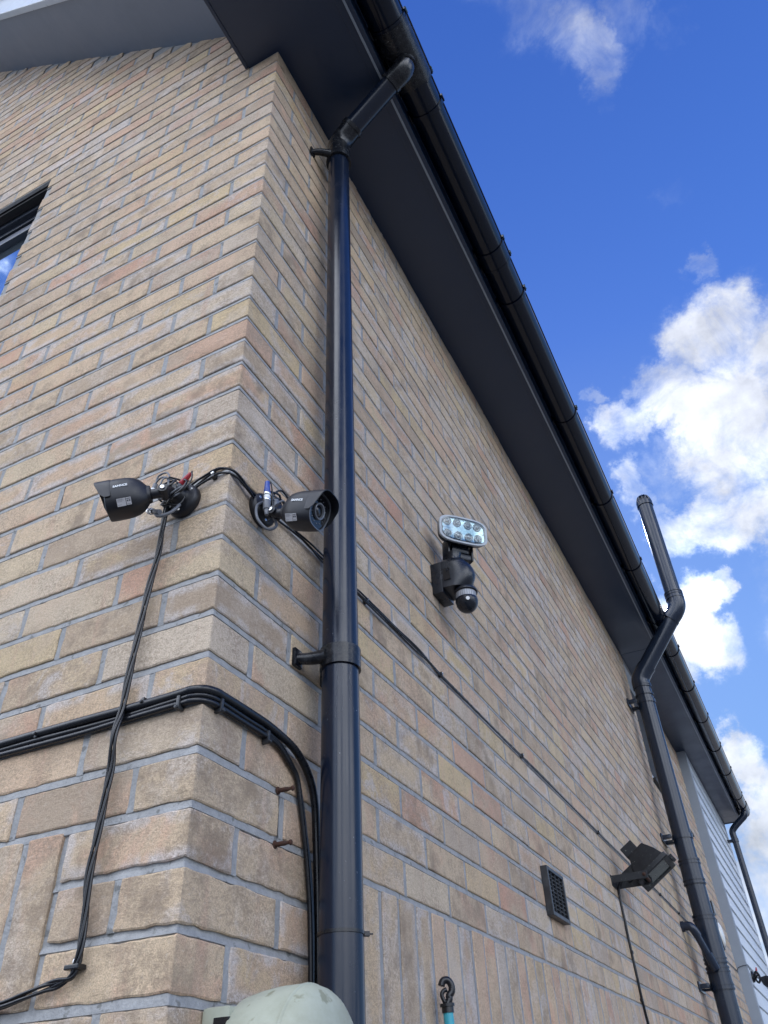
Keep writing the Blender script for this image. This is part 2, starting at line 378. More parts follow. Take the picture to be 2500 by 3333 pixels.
    gA = noise_(190, 5, .78, bv, .3); gm_ = n('ShaderNodeMapping'); gm_.inputs['Scale'].default_value = (1, 1, 1.9); l(bv, gm_.inputs['Vector']); gB = noise_(95, 5, .72, gm_.outputs[0], .8)
    col = mix(ma('MULTIPLY', mr(gA, .40, .56, 1, 0), mr(noise_(14, 5, .6, bv), .40, .60, .12, .60)), col, (.25, .195, .145))
    col = mix(ma('MULTIPLY', mr(gB, .52, .40), mr(r2, .3, .8, .10, .42)), col, (.27, .215, .165))
    pits = mr(noise_(60, 5, .7, bv), .235, .30, 1, 0)
    col = mix(ma('MULTIPLY', pits, .55), col, (.11, .085, .065))
    col = mix(1.0, col, (1.09, 1.055, 1.01), 'MULTIPLY')
    l(col, b.inputs['Base Color']); b.inputs['Roughness'].default_value = .93; b.inputs['Specular IOR Level'].default_value = .25
    h = ma('ADD', ma('MULTIPLY', gA, .8), ma('MULTIPLY', gB, 1.2))
    h = ma('SUBTRACT', h, ma('MULTIPLY', pits, .5))
    bp = n('ShaderNodeBump'); bp.inputs['Strength'].default_value = .8; bp.inputs['Distance'].default_value = .0020
    l(h, bp.inputs['Height']); l(bp.outputs[0], b.inputs['Normal'])
    return m
M['brick'] = brick_mat()
M['mortar'] = material('grey_mortar', (.285, .288, .286), .95, .2, var=(42, .9, (.40, .40, .395)), wear=(60, .62, (.13, .13, .12)), bump=(210, .0036))
M['concrete'] = material('grey_paving', (.105, .110, .118), .9, .3, var=(1.5, .6, (.075, .08, .085)), bump=(40, .004))

# ------------------------------------------------------------------ ground
GZ = -1.65
g = obj('ground', [(-300, -300, GZ), (300, -300, GZ), (300, 300, GZ), (-300, 300, GZ)], [(0, 1, 2, 3)], M['concrete'])
tag(g, kind='structure')

# ------------------------------------------------------------------ house: brickwork laid brick by brick
house = thing('house', 'buff brick house with dark eaves and white cladding at its far end', 'house', (-3, 3, GZ))
def wall_pt(s, z, d):
    if abs(s) < .0045:
        c = .0016
        return (-c-d, d, z) if s < 0 else (-d, c+d, z)
    return (s, d, z) if s < 0 else (-d, s, z)
bv, bf, bid_a, edge_a = [], [], [], []
def add_brick(s0, s1, z0, z1, near):
    off = random.uniform(-.0002, .0012); tilt = random.uniform(-.0007, .0007); sag = random.uniform(-.0007, .0007)
    s0 += random.uniform(0, .0022) if abs(s0) > .01 else 0; s1 -= random.uniform(0, .0022) if abs(s1) > .01 else 0
    z0 += random.uniform(-.0008, .0012); z1 += random.uniform(-.0012, .0008)
    step = .016 if near > 1 else (.035 if near else .2)
    S = [s0, s0, s0+.0022]; D_ = [2, 1, 0]
    cuts = []
    a, b_ = s0+.0022, s1-.0022
    if s0 < 0 < s1: segs = [(a, -.004), (.004, b_)]
    else: segs = [(a, b_)]
    for i, (p, q) in enumerate(segs):
        if i: S.append(p); D_.append(0)
        n = max(1, int((q-p)/step))
        for k in range(1, n): S.append(p+(q-p)*k/n); D_.append(0)
        if i < len(segs)-1: S.append(q); D_.append(0)
    S += [b_, s1, s1]; D_ += [0, 1, 2]
    if s0 < 0 < s1:
        j = [i for i in range(len(S)) if abs(abs(S[i])-.004) < 1e-9]
        for i in j: S[i] = -.0041 if S[i] < 0 else .0041
    Z = [z0, z0, z0+.0022]; DZ = [2, 1, 0]
    nz = 1 if near < 2 else max(2, int((z1-z0)/.018))
    for k in range(1, nz): Z.append(z0+.003+(z1-z0-.006)*k/nz); DZ.append(0)
    if nz == 1: Z.append((z0+z1)/2); DZ.append(0)
    Z += [z1-.0022, z1, z1]; DZ += [0, 1, 2]
    base = len(bv); ns, nzr = len(S), len(Z); rb = (random.random(), random.random(), random.random())
    dl = [0, .0015, .015]
    for j in range(nzr):
        for i in range(ns):
            s, z = S[i], Z[j]; k = max(D_[i], DZ[j]); d = dl[k]
            corner = abs(s) < .005
            if near:
                q = noise.noise(Vector((s*55, z*55, rb[0]*50))); q2 = noise.noise(Vector((s*130, z*130, 9+rb[1]*50)))
                amp = .0027 if near > 1 else .0016
                if k < 2 and not corner: d += (q*.0008+q2*.0006)
                if DZ[j] > 0 or j in (2, nzr-3): z += (q+.5*q2)*amp
                if (D_[i] > 0 or i in (2, ns-3)) and not corner: s += (q2*.8-q*.6)*amp
                if corner and k < 2: d += abs(q2)*.0012+q*.0006
            # rounded arris corners
            if D_[i] > 0 and j in (1, 2): z += .0014
            if D_[i] > 0 and j in (nzr-2, nzr-3): z -= .0014
            if not corner: d -= off+tilt*(s-(s0+s1)/2)*8+sag*(z-z0)*10
            if s > 0 and S[i] < 0: s = S[i]
            if s < 0 and S[i] > 0: s = S[i]
            if corner: s = S[i]
            bv.append(wall_pt(s, z, d)); bid_a.append(rb)
            es = min(S[i]-s0, s1-S[i]); ez = min(Z[j]-z0, z1-Z[j]); edge_a.append(max(0, min(es, ez)))
    for j in range(nzr-1):
        for i in range(ns-1):
            a = base+j*ns+i; bf.append((a, a+1, a+1+ns, a+ns))
def nearness(s, z):
    dx = Vector(((0 if s > 0 else s), (s if s > 0 else 0), z))-Vector(cam.location)
    dd = dx.length
    return 2 if dd < 1.75 else (1 if dd < 3.4 else 0)
WL0, WL1, WLZ0, WLZ1 = -2.3, -1.03, 1.5, 2.775         # gable window opening (s range, z range)
WR0, WR1, WRZ0, WRZ1 = 4.875, 6.45, 1.725, 2.70       # eaves-side window opening
SMIN, SMAX = -3.2, 7.15
def lay(s0, s1, k, zz0=None, zz1=None):
    z0 = .075*k if zz0 is None else zz0; z1 = z0+.0625 if zz1 is None else zz1
    if s1 <= 0:
        zm = (z0+z1)/2
        if WLZ0 < zm < WLZ1:
            if s0 < WL1 and s1 > WL0:
                if s1 > WL1+.03: lay_raw(max(s0, WL1), s1, z0, z1)
                if s0 < WL0-.03: lay_raw(s0, min(s1, WL0), z0, z1)
                return
        if z0 > 2.99+abs(s1): return
    else:
        zm = (z0+z1)/2
        if WRZ0 < zm < WRZ1 and s0 < WR1 and s1 > WR0:
            if s0 < WR0-.03: lay_raw(s0, min(s1, WR0), z0, z1)
            if s1 > WR1+.03: lay_raw(max(s0, WR1), s1, z0, z1)
            return
        if z0 > 2.74 and s0 >= 0: return
    lay_raw(s0, s1, z0, z1)
laid = []
def lay_raw(s0, s1, z0, z1):
    if s1-s0 < .02: return
    laid.append((s0, s1, z0, z1))
    add_brick(s0, s1, z0, z1, nearness((s0+s1)/2, (z0+z1)/2))
for k in range(-6, 86):
    z = .075*k
    if z > 2.99-SMIN: break
    Lc, Rc = (.215, .1025) if k % 2 == 0 else (.1025, .215)
    sold = 0 <= k <= 2
    if z < 2.74: lay(-Lc, Rc, k)
    elif z < 3.0: lay(-Lc, -.003, k)
    else: lay(-Lc, -.003, k) if z < 3.1 else None
    s = -Lc-.01
    while s > SMIN:
        if sold:
            if s < -.22: break
            e = -.215 if k == 1 else s-.215
            lay(e, s, k); s = e-.01; 
            if k == 1: break
            continue
        e = max(s-.215, SMIN); lay(e, s, k); s = e-.01
    s = Rc+.01
    while s < SMAX-.02:
        if sold:
            e = .3275; lay(s, e, k); break
        e = min(s+.215, SMAX); lay(s, e, k); s = e+.01
s = -.225
while s > SMIN: lay(s-.065, s, 0, 0.0, .215); s -= .075
s = .3375
while s < SMAX-.07: lay(s, s+.065, 0, 0.0, .215); s += .075
me_o = obj('brickwork', bv, bf, M['brick'], house, smooth=True, angle=27)
me = me_o.data
a1 = me.attributes.new('bid', 'FLOAT_COLOR', 'POINT'); a1.data.foreach_set('color', [c for r_ in bid_a for c in (*r_, 1.0)])
a2 = me.attributes.new('edge', 'FLOAT', 'POINT'); a2.data.foreach_set('value', edge_a)
# mortar: perpend plane plus struck bed strips
mv = MB()
def wstrip(s_list, zs, ds):
    b = len(mv.v)
    for (z, d) in zip(zs, ds):
        for s in s_list: mv.v.append(wall_pt(s, z+noise.noise(Vector((s*9, z*30, 3)))*.0008, d+noise.noise(Vector((s*40, z*60, 5)))*.0006))
    n = len(s_list)
    for j in range(len(zs)-1):
        for i in range(n-1): mv.f.append((b+j*n+i, b+j*n+i+1, b+(j+1)*n+i+1, b+(j+1)*n+i))
def srange(a, b_):
    out = []; s = a
    while s < b_-1e-6:
        out.append(s); h = .03 if abs(s) < 1.2 else .12
        s += h
    out.append(b_)
    out = [x for x in out if abs(x) > .012]
    if a < 0 < b_: out = [x for x in out if x < 0]+[-.0041, .0041]+[x for x in out if x > 0]
    return out
def spans(z, zh):
    hi = 7.15
    lo = SMIN
    if z > 2.73: hi = -.0045
    if z > 2.95: 
        hi = -(z-2.99) if z > 2.99 else -.0045
    res = [(lo, hi)]
    def cut(res, a, b_):
        o = []
        for p, q in res:
            if b_ <= p or a >= q: o.append((p, q))
            else:
                if p < a: o.append((p, a))
                if b_ < q: o.append((b_, q))
        return o
    if zh > WLZ0+.01 and z < WLZ1-.02: res = cut(res, WL0, WL1)
    if zh > WRZ0+.01 and z < WRZ1-.02: res = cut(res, WR0, WR1)
    return [(a, b_) for a, b_ in res if b_-a > .03]
for k in range(-6, 86):
    z = .075*k
    if z > 2.99-SMIN: break
    for a, b_ in spans(z, z+.065):
        sl = srange(a, b_)
        wstrip(sl, [z-.002, z+(.0745 if 0 <= k <= 1 else .067)], [.0042, .0042])
    if 0 <= k <= 1:
        for a, b_ in ((-.2252, .3376),): wstrip(srange(a, b_), [z+.058, z+.0628, z+.0750, z+.080], [.010, .0012, .0056, .012])
    else:
        for a, b_ in spans(z+.0625, z+.075): wstrip(srange(a, b_), [z+.058, z+.0628, z+.0750, z+.080], [.010, .0004, .0028, .012])
rows = {}
for (s0, s1, z0, z1) in laid: rows.setdefault((round(z0, 3), round(z1, 3)), []).append((s0, s1))
for (z0, z1), lst in rows.items():
    lst.sort()
    nzz = 3 if z1-z0 < .1 else 8
    for (a0, a1), (b0, b1) in zip(lst, lst[1:]):
        if b0-a1 < .025 and abs(a1) > .02 and abs(b0) > .02:
            zz = [z0-.001+(z1-z0+.002)*i/nzz for i in range(nzz+1)]
            cc_ = random.uniform(.0004, .0014)
            b = len(mv.v)
            for z_ in zz:
                for s_, d_ in ((a1-.0018, cc_+.0002), (a1+.0045, cc_+.0006), (b0-.0045, cc_+.0006), (b0+.0018, cc_+.0002)):
                    q_ = noise.noise(Vector((s_*90, z_*70, 8)))
                    mv.v.append(wall_pt(s_+q_*.0008, z_, d_+q_*.0005))
            for j_ in range(nzz):
                for i_ in range(3): mv.f.append((b+j_*4+i_, b+j_*4+i_+1, b+(j_+1)*4+i_+1, b+(j_+1)*4+i_))
mv.build('mortar_joints', M['mortar'], house, smooth=True, angle=35)

# eaves: soffit, fascia, boxed end
SO = 2.70; EY0, EY1 = -.28, 9.88
q = MB(); q.box(-.118, .238, EY0+.004, 4.848, SO, SO+.012); q.box(-.118, .238, 4.853, 9.60, SO, SO+.012); q.box(-.02, .238, 9.605, EY1-.004, SO, SO+.012)
so = q.build('soffit', M['soffit'], house)
q = MB(); q.box(.238, .266, EY0, EY1, SO-.004, SO+.010, .0015); q.build('soffit_trim', M['soffit'], house)
q = MB(); q.box(.2665, .284, EY0, EY1, SO-.010, SO+.19, .002); q.build('fascia', M['soffit'], house)
q = MB(); q.box(-.130, -.1185, EY0, -.001, SO-.004, SO+.36, .002); q.box(-.130, .284, EY0-.010, EY0-.0005, SO-.004, SO+.14, .002)
q.build('boxed_eaves_end', M['soffit'], house)
q = MB(); q.box(-.02, .284, EY1+.0005, EY1+.012, SO-.006, SO+.19, .002); q.build('boxed_eaves_end', M['soffit'], house)
q = MB(); q.box(.262, .2695, EY0, EY1, SO-.0135, SO-.0102, .0008); q.build('drip_edge', M['cladtrim'], house)
# gable soffit (45 degrees), bargeboard, verge tiles
sq = math.sqrt(.5)
def slope_box(mb, x0, x1, y0, y1, t0, t1, bev=0):    # along the rake: x runs, height follows 2.889 - x, thickness normal to the slope
    Mx = Matrix(((-sq, 0, sq, 0), (0, 1, 0, 0), (sq, 0, sq, 2.889), (0, 0, 0, 1)))   # local X up the rake, local Z normal
    mb.box(x0/sq, x1/sq, y0, y1, t0, t1, bev, Mx)
RU = 3.6
q = MB(); slope_box(q, .09, RU, -.262, .06, 0, .01); q.build('gable_soffit', M['gsoffit'], house)
q = MB(); slope_box(q, .10, RU, -.292, -.2625, -.012, .19, .003); q.build('bargeboard', M['barge'], house)
# roof: right pitch, left pitch, tile courses showing at the verge
rf = MB()
n_t = 22
for i in range(n_t):
    a = -.30+i*.235; t = .205
    slope_box(rf, a, a+.30, -.335, EY1+.05, t+.012*(0), t+.014)
    Mx = None
q = MB()
Mx = Matrix(((-sq, 0, sq, 0), (0, 1, 0, 0), (sq, 0, sq, 2.889), (0, 0, 0, 1)))
for i in range(n_t):
    a = -.30+i*.235
    q.add([(a, -.345, .200), (a+.30, -.345, .214), (a+.30, -.345, .228), (a, -.345, .216),
           (a, EY1+.05, .200), (a+.30, EY1+.05, .214), (a+.30, EY1+.05, .228), (a, EY1+.05, .216)],
          [(0, 1, 2, 3), (7, 6, 5, 4), (0, 4, 5, 1), (3, 2, 6, 7), (0, 3, 7, 4), (1, 5, 6, 2)], Mx)
Mx2 = Matrix(((-1, 0, 0, -2*RU+.05), (0, 1, 0, 0), (0, 0, 1, 0), (0, 0, 0, 1))) @ Mx
for i in range(n_t):
    a = -.30+i*.235
    q.add([(a, -.345, .200), (a+.30, -.345, .214), (a+.30, -.345, .228), (a, -.345, .216),
           (a, EY1+.05, .200), (a+.30, EY1+.05, .214), (a+.30, EY1+.05, .228), (a, EY1+.05, .216)],
          [(0, 3, 2, 1), (7, 4, 5, 6), (0, 1, 5, 4), (3, 7, 6, 2), (0, 4, 7, 3), (1, 2, 6, 5)], Mx2)
q.build('roof', M['tiles'], house)
# plain walls that close the house where it is not seen
q = MB(); q.box(-7.1, -.12, .13, EY1-.1, GZ, 2.7); q.box(-.12, -.03, .13, EY1-.1, GZ, 1.2); q.box(-.12, -.03, .13, 4.7, 1.2, 2.69); q.box(-.12, -.03, 6.6, EY1-.1, 1.2, 2.69)
q.build('inner_wall', M['lintel'], house)
q = MB(); q.box(-7.1, SMIN-.002, .004, .12, GZ, 2.8); q.box(SMIN, -.005, .004, .12, GZ, -.46); q.box(-.12, -.004, .006, 7.14, GZ, -.46)
q.add([(-7.1, .02, 2.8), (SMIN-.002, .02, 2.8), (SMIN-.002, .02, 6.1), (-3.6, .02, 6.45), (-7.1, .02, 2.95)], [(0, 1, 2, 3, 4)])
q.build('rear_wall', M['mortar'], house)

# gable window
def window(x0, x1, z0, z1, name='window'):
    pass
win = MB()
y = .048
win.box(WL0+.001, WL1-.001, y, y+.06, WLZ1-.050, WLZ1-.010, .004)          # head of outer frame
win.box(WL0+.001, WL0+.05, y, y+.06, WLZ0, WLZ1-.062, .004); win.box(WL1-.05, WL1-.001, y, y+.06, WLZ0, WLZ1-.062, .004)
win.box(WL0+.001, WL1-.001, y, y+.06, WLZ0, WLZ0+.05, .004)
wo = win.build('window', M['window_frame'], house, origin=((WL0+WL1)/2, y, WLZ0))
w2 = MB()
zt = WLZ1-.050
w2.box(WL0+.052, WL1-.052, y+.020, y+.055, zt-.022, zt-.001, .003); w2.box(WL0+.052, WL1-.052, y+.012, y+.05, zt-.108, zt-.078, .005)
w2.box(WL0+.052, WL1-.052, y+.006, y+.05, zt-.136, zt-.114, .003)
w2.build('sash', M['window_frame'], wo)
w3 = MB(); w3.box(WL0+.05, WL1-.05, y+.036, y+.042, zt-.079, zt-.021); w3.build('dark_panel', M['glass_dark'], wo)
w4 = MB(); w4.box(WL0+.048, WL1-.048, y+.030, y+.036, WLZ0+.05, zt-.134); w4.build('pane', M['glass'], wo)
w5 = MB(); w5.box(WL0-.02, WL1+.0, .004, .11, WLZ1-.009, WLZ1-.002); w5.build('lintel', M['lintel'], wo)
w6 = MB(); w6.box(WL0+.001, WL1-.001, .016, y-.003, WLZ1-.030, WLZ1-.010); w6.build('drip_strip', M['lintel'], wo)
# eaves-side window behind the soil pipe
x = -.010
w = MB(); w.box(x-.06, x, WR0+.002, WR0+.05, WRZ0+.03, WRZ1-.001, .003); w.box(x-.06, x, WR1-.05, WR1-.002, WRZ0+.03, WRZ1-.001, .003)
w.box(x-.06, x, WR0+.05, WR1-.05, WRZ0+.03, WRZ0+.08, .003); w.box(x-.06, x, WR0+.05, WR1-.05, WRZ1-.05, WRZ1-.001, .003)
wr = w.build('window', M['clad'], house, origin=(x, (WR0+WR1)/2, WRZ0)); 
w = MB(); w.box(x-.03, x-.024, WR0+.048, WR1-.048, WRZ0+.078, WRZ1-.048); w.build('pane', M['glass'], wr)
w = MB(); w.box(x-.05, .022, WR0+.004, WR1-.004, WRZ0+.002, WRZ0+.028, .004); w.build('sill', M['lintel'], wr)

# cladding bay beyond the brickwork
BX, BY0, BY1 = .078, 7.165, 9.84
q = MB(); q.box(-.08, BX-.012, BY0, BY1, GZ, SO-.001); 
q.build('bay_wall', M['lintel'], house)
q = MB(); q.box(-.02, BX+.004, BY0-.022, BY0-.001, GZ, SO-.002, .002); q.box(BX-.010, BX+.006, BY0, BY0+.05, GZ, SO-.003, .002)
q.build('corner_trim', M['cladtrim'], house)
q = MB(); zz = -.30
while zz < SO-.02:
    z1 = min(zz+.146, SO-.002)
    q.add([(BX-.012, BY0+.051, zz), (BX+.006, BY0+.051, zz), (BX+.006, BY0+.051, zz+.008), (BX-.006, BY0+.051, z1-.004), (BX-.012, BY0+.051, z1),
           (BX-.012, BY1, zz), (BX+.006, BY1, zz), (BX+.006, BY1, zz+.008), (BX-.006, BY1, z1-.004), (BX-.012, BY1, z1)],
          [(0, 1, 2, 3, 4), (9, 8, 7, 6, 5), (0, 5, 6, 1), (1, 6, 7, 2), (2, 7, 8, 3), (3, 8, 9, 4)])
    zz += .148
q.build('cladding', M['clad'], house)
q = MB(); q.box(BX-.012, BX+.010, BY1-.0, BY1+.03, GZ, SO-.003, .002); q.build('corner_trim', M['clad'], house)

# ------------------------------------------------------------------ gutter
gut = thing('rain_gutter', 'long black half round gutter along the roof edge above the soffit', 'gutter', (.345, 4.8, 2.78))
GX, GZc, GR = .350, 2.783, .062
def half(r, sq_=1.0, extra=0.0, n=20):
    pts = []
    for i in range(n+1):
        a = math.pi+math.pi*i/n
        c, s_ = math.cos(a), math.sin(a)
        pts.append((GX+r*c, GZc+r*1.06*s_))
    return pts
def gutter_run(y0, y1, r0, r1, name, mat, par, lip=True, wav=0):
    o = half(r1); i_ = half(r0)[::-1]
    prof = o+i_
    if lip: prof = [(GX-r1, GZc+.006)]+o+[(GX+r1, GZc+.006), (GX+r1+.004, GZc+.008), (GX+r1+.002, GZc+.013), (GX+r0, GZc+.010)]+i_+[(GX-r0, GZc+.006)]
    b = MB(); n = max(2, int((y1-y0)/.25)) if wav else 2
    ys = [y0+(y1-y0)*k/(n-1) for k in range(n)]
    b.rings([[(px+wav*noise.noise(Vector((yy*1.3, 0, 1))), yy, pz+wav*noise.noise(Vector((yy*1.1, 4, 1)))) for px, pz in prof] for yy in ys])
    return b.build(name, mat, par, smooth=True, angle=30)
gutter_run(-.36, 9.80, GR-.0025, GR, 'channel', M['upvc_black'], gut, wav=.0015)
def clip(y, par, w=.018, moss=True, nm='bracket'):
    br = gutter_run(y-w/2, y+w/2, GR+.0004, GR+.005, nm, M['upvc_black'], par)
    b = MB(); b.box(GX+GR-.002, GX+GR+.010, y-w/2-.004, y+w/2+.004, GZc+.004, GZc+.020, .003)
    b.box(GX-GR-.008, GX-GR+.002, y-w/2-.01, y+w/2+.01, GZc-.035, GZc+.004, .002)
    b.build('clip', M['upvc_black'], br)
    if moss:
        b = MB(); rs = []
        for i in range(9):
            t = i/8; rs.append([(GX+GR+.004+.008*math.cos(a)*(1+.3*noise.noise(Vector((i, a, y*7)))), y+(t-.5)*w*1.5, GZc+.019+.006*math.sin(a)*(1+.4*noise.noise(Vector((a, i, y*3))))*math.sin(math.pi*min(max(t, .08), .92))) for a in [k*math.pi/4 for k in range(8)]])
        b.rings(rs); b.build('moss', M['moss'], br, smooth=True)
for y_, mo in ((.436, 0), (1.36, 1), (2.197, 1), (2.975, 0), (3.76, 0), (4.555, 0), (5.13, 0), (5.85, 0), (6.6, 0), (7.4, 0), (8.17, 0), (9.09, 0)): clip(y_, gut, moss=bool(mo))
un = gutter_run(1.075, 1.165, GR+.0005, GR+.004, 'union', M['upvc_black'], gut); clip(1.078, un, .014); clip(1.162, un, .014)
ou = gutter_run(.125, .330, GR+.0006, GR+.0065, 'outlet', M['fitting'], gut); clip(.122, gut, .015); clip(.332, gut, .015)
b = MB(); b.tube([(GX, .245, 2.745), (GX, .245, 2.700)], lambda t: .043-.004*t, 24, smooth=False); b.build('spigot', M['fitting'], ou, smooth=True, angle=40)
o2 = gutter_run(9.48, 9.80, GR+.0006, GR+.0065, 'outlet', M['upvc_black'], gut); clip(9.47, gut, .015, False); clip(9.81, gut, .015, False)

# ------------------------------------------------------------------ near downpipe
PX, PY, PR = .066, .292, .0338
dp = thing('downpipe', 'shiny black downpipe in the foreground beside the brick corner, with lower and upper wall brackets', 'downpipe', (PX, PY, GZ))
b = MB(); b.tube([(PX, PY, GZ), (PX, PY, .4), (PX, PY, 1.4), (PX, PY, 2.40)], PR, 40, smooth=False); b.build('pipe', M['pipe_black'], dp, smooth=True, angle=50)
b = MB(); b.tube([(PX, PY, 2.385), (PX, PY, 2.40), (PX, PY, 2.47), (PX, PY, 2.475)], lambda t: PR+.0045, 32, smooth=False); b.tube([(PX, PY, 2.384), (PX, PY, 2.394)], PR+.008, 32, smooth=False)
b.build('socket', M['fitting'], dp, smooth=True, angle=40)
A = Vector((PX, PY, 2.475)); B = Vector((PX+.018, PY-.003, 2.528)); Bq = Vector((PX+.055, PY-.010, 2.556)); C_ = Vector((GX-.05, .252, 2.662)); Cq = Vector((GX-.012, .246, 2.680)); E_ = Vector((GX, .245, 2.712))
b = MB(); b.tube([A, A+Vector((0, 0, .022)), B, Bq], PR+.0035, 28, 5); b.build('lower_bend', M['fitting'], dp, smooth=True, angle=50)
b = MB(); b.tube([B+Vector((.012, -.003, .010)), C_], PR, 32, smooth=False); b.build('offset_pipe', M['pipe_black'], dp, smooth=True, angle=50)
b = MB(); b.tube([Bq, Bq+Vector((.010, -.002, .0055))], PR+.0068, 28, smooth=False); b.tube([C_-Vector((.012, -.002, .006)), C_], PR+.0062, 28, smooth=False)
b.tube([B-Vector((.016, 0, -.012)), B+Vector((-.004, 0, .018))], .012, 10, smooth=False)
b.build('collar', M['fitting'], dp, smooth=True, angle=50)
b = MB(); b.tube([C_, Cq, E_, E_+Vector((0, 0, .012))], PR+.0035, 28, 6); b.tube([E_+Vector((0, 0, -.008)), E_+Vector((0, 0, .002))], PR+.0072, 28, smooth=False); b.build('upper_bend', M['fitting'], dp, smooth=True, angle=50)
def pipe_bracket(z, par, px, py, pr, name='pipe_bracket', h=.03, mat='fitting', spread=.055):
    b = MB(); b.tube([(px, py, z-h/2), (px, py, z-h/2+.004), (px, py, z+h/2-.004), (px, py, z+h/2)], pr+.0042, 36, smooth=False)
    ln = b.build(name, M[mat], par, smooth=True, angle=40)
    for sgn in (-1, 1):
        c = MB()
        y0 = py+sgn*spread
        c.tube([(.004, y0, z-.002), (px*.42, y0+(-sgn)*.012, z-.002), (px*.8, py+sgn*pr*.9, z)], lambda t: .0095+.004*t, 12, 5)
        c.box(0.0, .008, y0-.013, y0+.013, z-.019, z+.017, .003)
        c.build('lug', M[mat], ln, smooth=True, angle=40)
        c = MB(); c.lathe([(.006, .0048), (.0085, .0042), (.009, .001)], 12, frame((0, y0, z+.004), (1, 0, 0))); c.build('screw', M['steel'], ln, smooth=True, angle=40)
pipe_bracket(.545, dp, PX, PY, PR, h=.040, spread=.050)
pipe_bracket(2.405, dp, PX, PY, PR+.003, h=.022, spread=.066)
# cable tie on it
zt_ = thing('cable_tie', 'thin black cable tie pulled round the downpipe near its foot', 'cable tie', (PX, PY, .095))
b = MB(); b.tube([(PX, PY, .0930), (PX, PY, .0975)], PR+.0016, 32, smooth=False); b.build('strap', M['cable'], zt_, smooth=True, angle=40)
c_ = Vector((.60, .80, 0)).normalized()
b = MB(); Mz = frame((PX, PY, .0955), (.80, .60, 0)); b.box(PR-.001, PR+.0085, -.0035, .0035, -.0035, .0035, .0008, Mz); b.box(PR+.006, PR+.014, -.002, .002, -.001, .001, .0003, Mz)
b.build('buckle', M['cable'], zt_)

# ------------------------------------------------------------------ far downpipe
FX, FY = .165, 9.58
fd = thing('downpipe', 'far dark downpipe with swan neck at the end of the white cladding, against clouds', 'downpipe', (FX, FY, GZ))
b = MB(); b.tube([(FX, FY, GZ), (FX, FY, 2.50)], PR, 24, smooth=False); b.build('pipe', M['soil'], fd, smooth=True, angle=50)
b = MB(); b.tube([(FX, FY, 2.44), (FX, FY, 2.52), (FX+.05, FY, 2.575), (GX-.06, FY, 2.63), (GX, FY, 2.68), (GX, FY, 2.76)], PR+.003, 20, 6); b.build('swan_neck', M['soil'], fd, smooth=True, angle=50)
b = MB(); b.tube([(FX, FY, 2.40), (FX, FY, 2.44)], PR+.006, 24, smooth=False); b.box(BX, FX, FY-.02, FY+.02, 2.405, 2.435, .004); b.build('pipe_bracket', M['soil'], fd, smooth=True, angle=40)

# ------------------------------------------------------------------ soil vent pipe
SX, SY, SR = .120, 4.60, .058
sp_ = thing('soil_vent_pipe', 'thick dark grey soil pipe bending out round the gutter and rising above the roof edge', 'soil pipe', (SX, SY, GZ))
UX = .515
b = MB(); b.tube([(SX, SY, GZ), (SX, SY, .62)], SR, 32, smooth=False); b.tube([(SX, SY, .70), (SX, SY, 2.33)], SR, 32, smooth=False); b.build('pipe', M['soil'], sp_, smooth=True, angle=50)
def ringed(z0, z1, name):
    b = MB(); b.tube([(SX, SY, z0), (SX, SY, z1)], SR+.0045, 32, smooth=False)
    for z in (z0+.008, z0+.028, z1-.028, z1-.008): b.tube([(SX, SY, z-.004), (SX, SY, z+.004)], SR+.0085, 32, smooth=False)
    b.build(name, M['soil'], sp_, smooth=True, angle=40)
ringed(.30+.13, .55, 'coupling'); ringed(.56, .82, 'branch_fitting'); ringed(.98, 1.13, 'coupling')
b = MB(); b.tube([(SX, SY, 2.29), (SX, SY, 2.345), (SX+.03, SY, 2.395), (SX+.07, SY, 2.44)], SR+.005, 28, 6)
for z in (2.225, 2.285, 2.30): b.tube([(SX, SY, z-.005), (SX, SY, z+.005)], SR+.007, 28, smooth=False)
b.build('lower_bend', M['soil'], sp_, smooth=True, angle=50)
dv = (Vector((UX, SY, 2.83))-Vector((SX+.02, SY, 2.385)))
b = MB(); b.tube([Vector((SX+.035, SY, 2.40)), Vector((UX-.03, SY, 2.80))], SR, 32, smooth=False); b.build('offset_pipe', M['soil'], sp_, smooth=True, angle=50)
b = MB(); b.tube([Vector((UX-.075, SY, 2.755)), Vector((UX-.03, SY, 2.80)), Vector((UX, SY, 2.86)), Vector((UX, SY, 2.95))], SR+.005, 28, 6)
b.tube([Vector((UX-.082, SY, 2.748)), Vector((UX-.070, SY, 2.760))], SR+.009, 28, smooth=False)
for z in (2.905, 2.935, 2.955): b.tube([(UX, SY, z-.005), (UX, SY, z+.005)], SR+.0088, 28, smooth=False)
b.build('upper_bend', M['soil'], sp_, smooth=True, angle=50)
b = MB(); b.tube([(UX, SY, 2.94), (UX, SY, 3.83)], SR, 32, smooth=False); b.build('vent_stack', M['soil'], sp_, smooth=True, angle=50)
b = MB(); b.tube([(UX, SY, 3.795), (UX, SY, 3.835)], SR+.006, 28, smooth=False)
for k in range(12):
    a = k*math.pi/6; c, s_ = math.cos(a), math.sin(a)
    b.tube([(UX+.054*c, SY+.054*s_, 3.83), (UX+.052*c, SY+.052*s_, 3.865), (UX+.036*c, SY+.036*s_, 3.895), (UX+.008*c, SY+.008*s_, 3.905)], .006, 6, 3)
b.tube([(UX, SY, 3.893), (UX, SY, 3.908)], lambda t: .036-.012*t, 20, smooth=False)
b.tube([(UX, SY, 3.83), (UX, SY, 3.885)], .030, 16, smooth=False)
b.build('vent_cowl', M['soil'], sp_, smooth=True, angle=50)
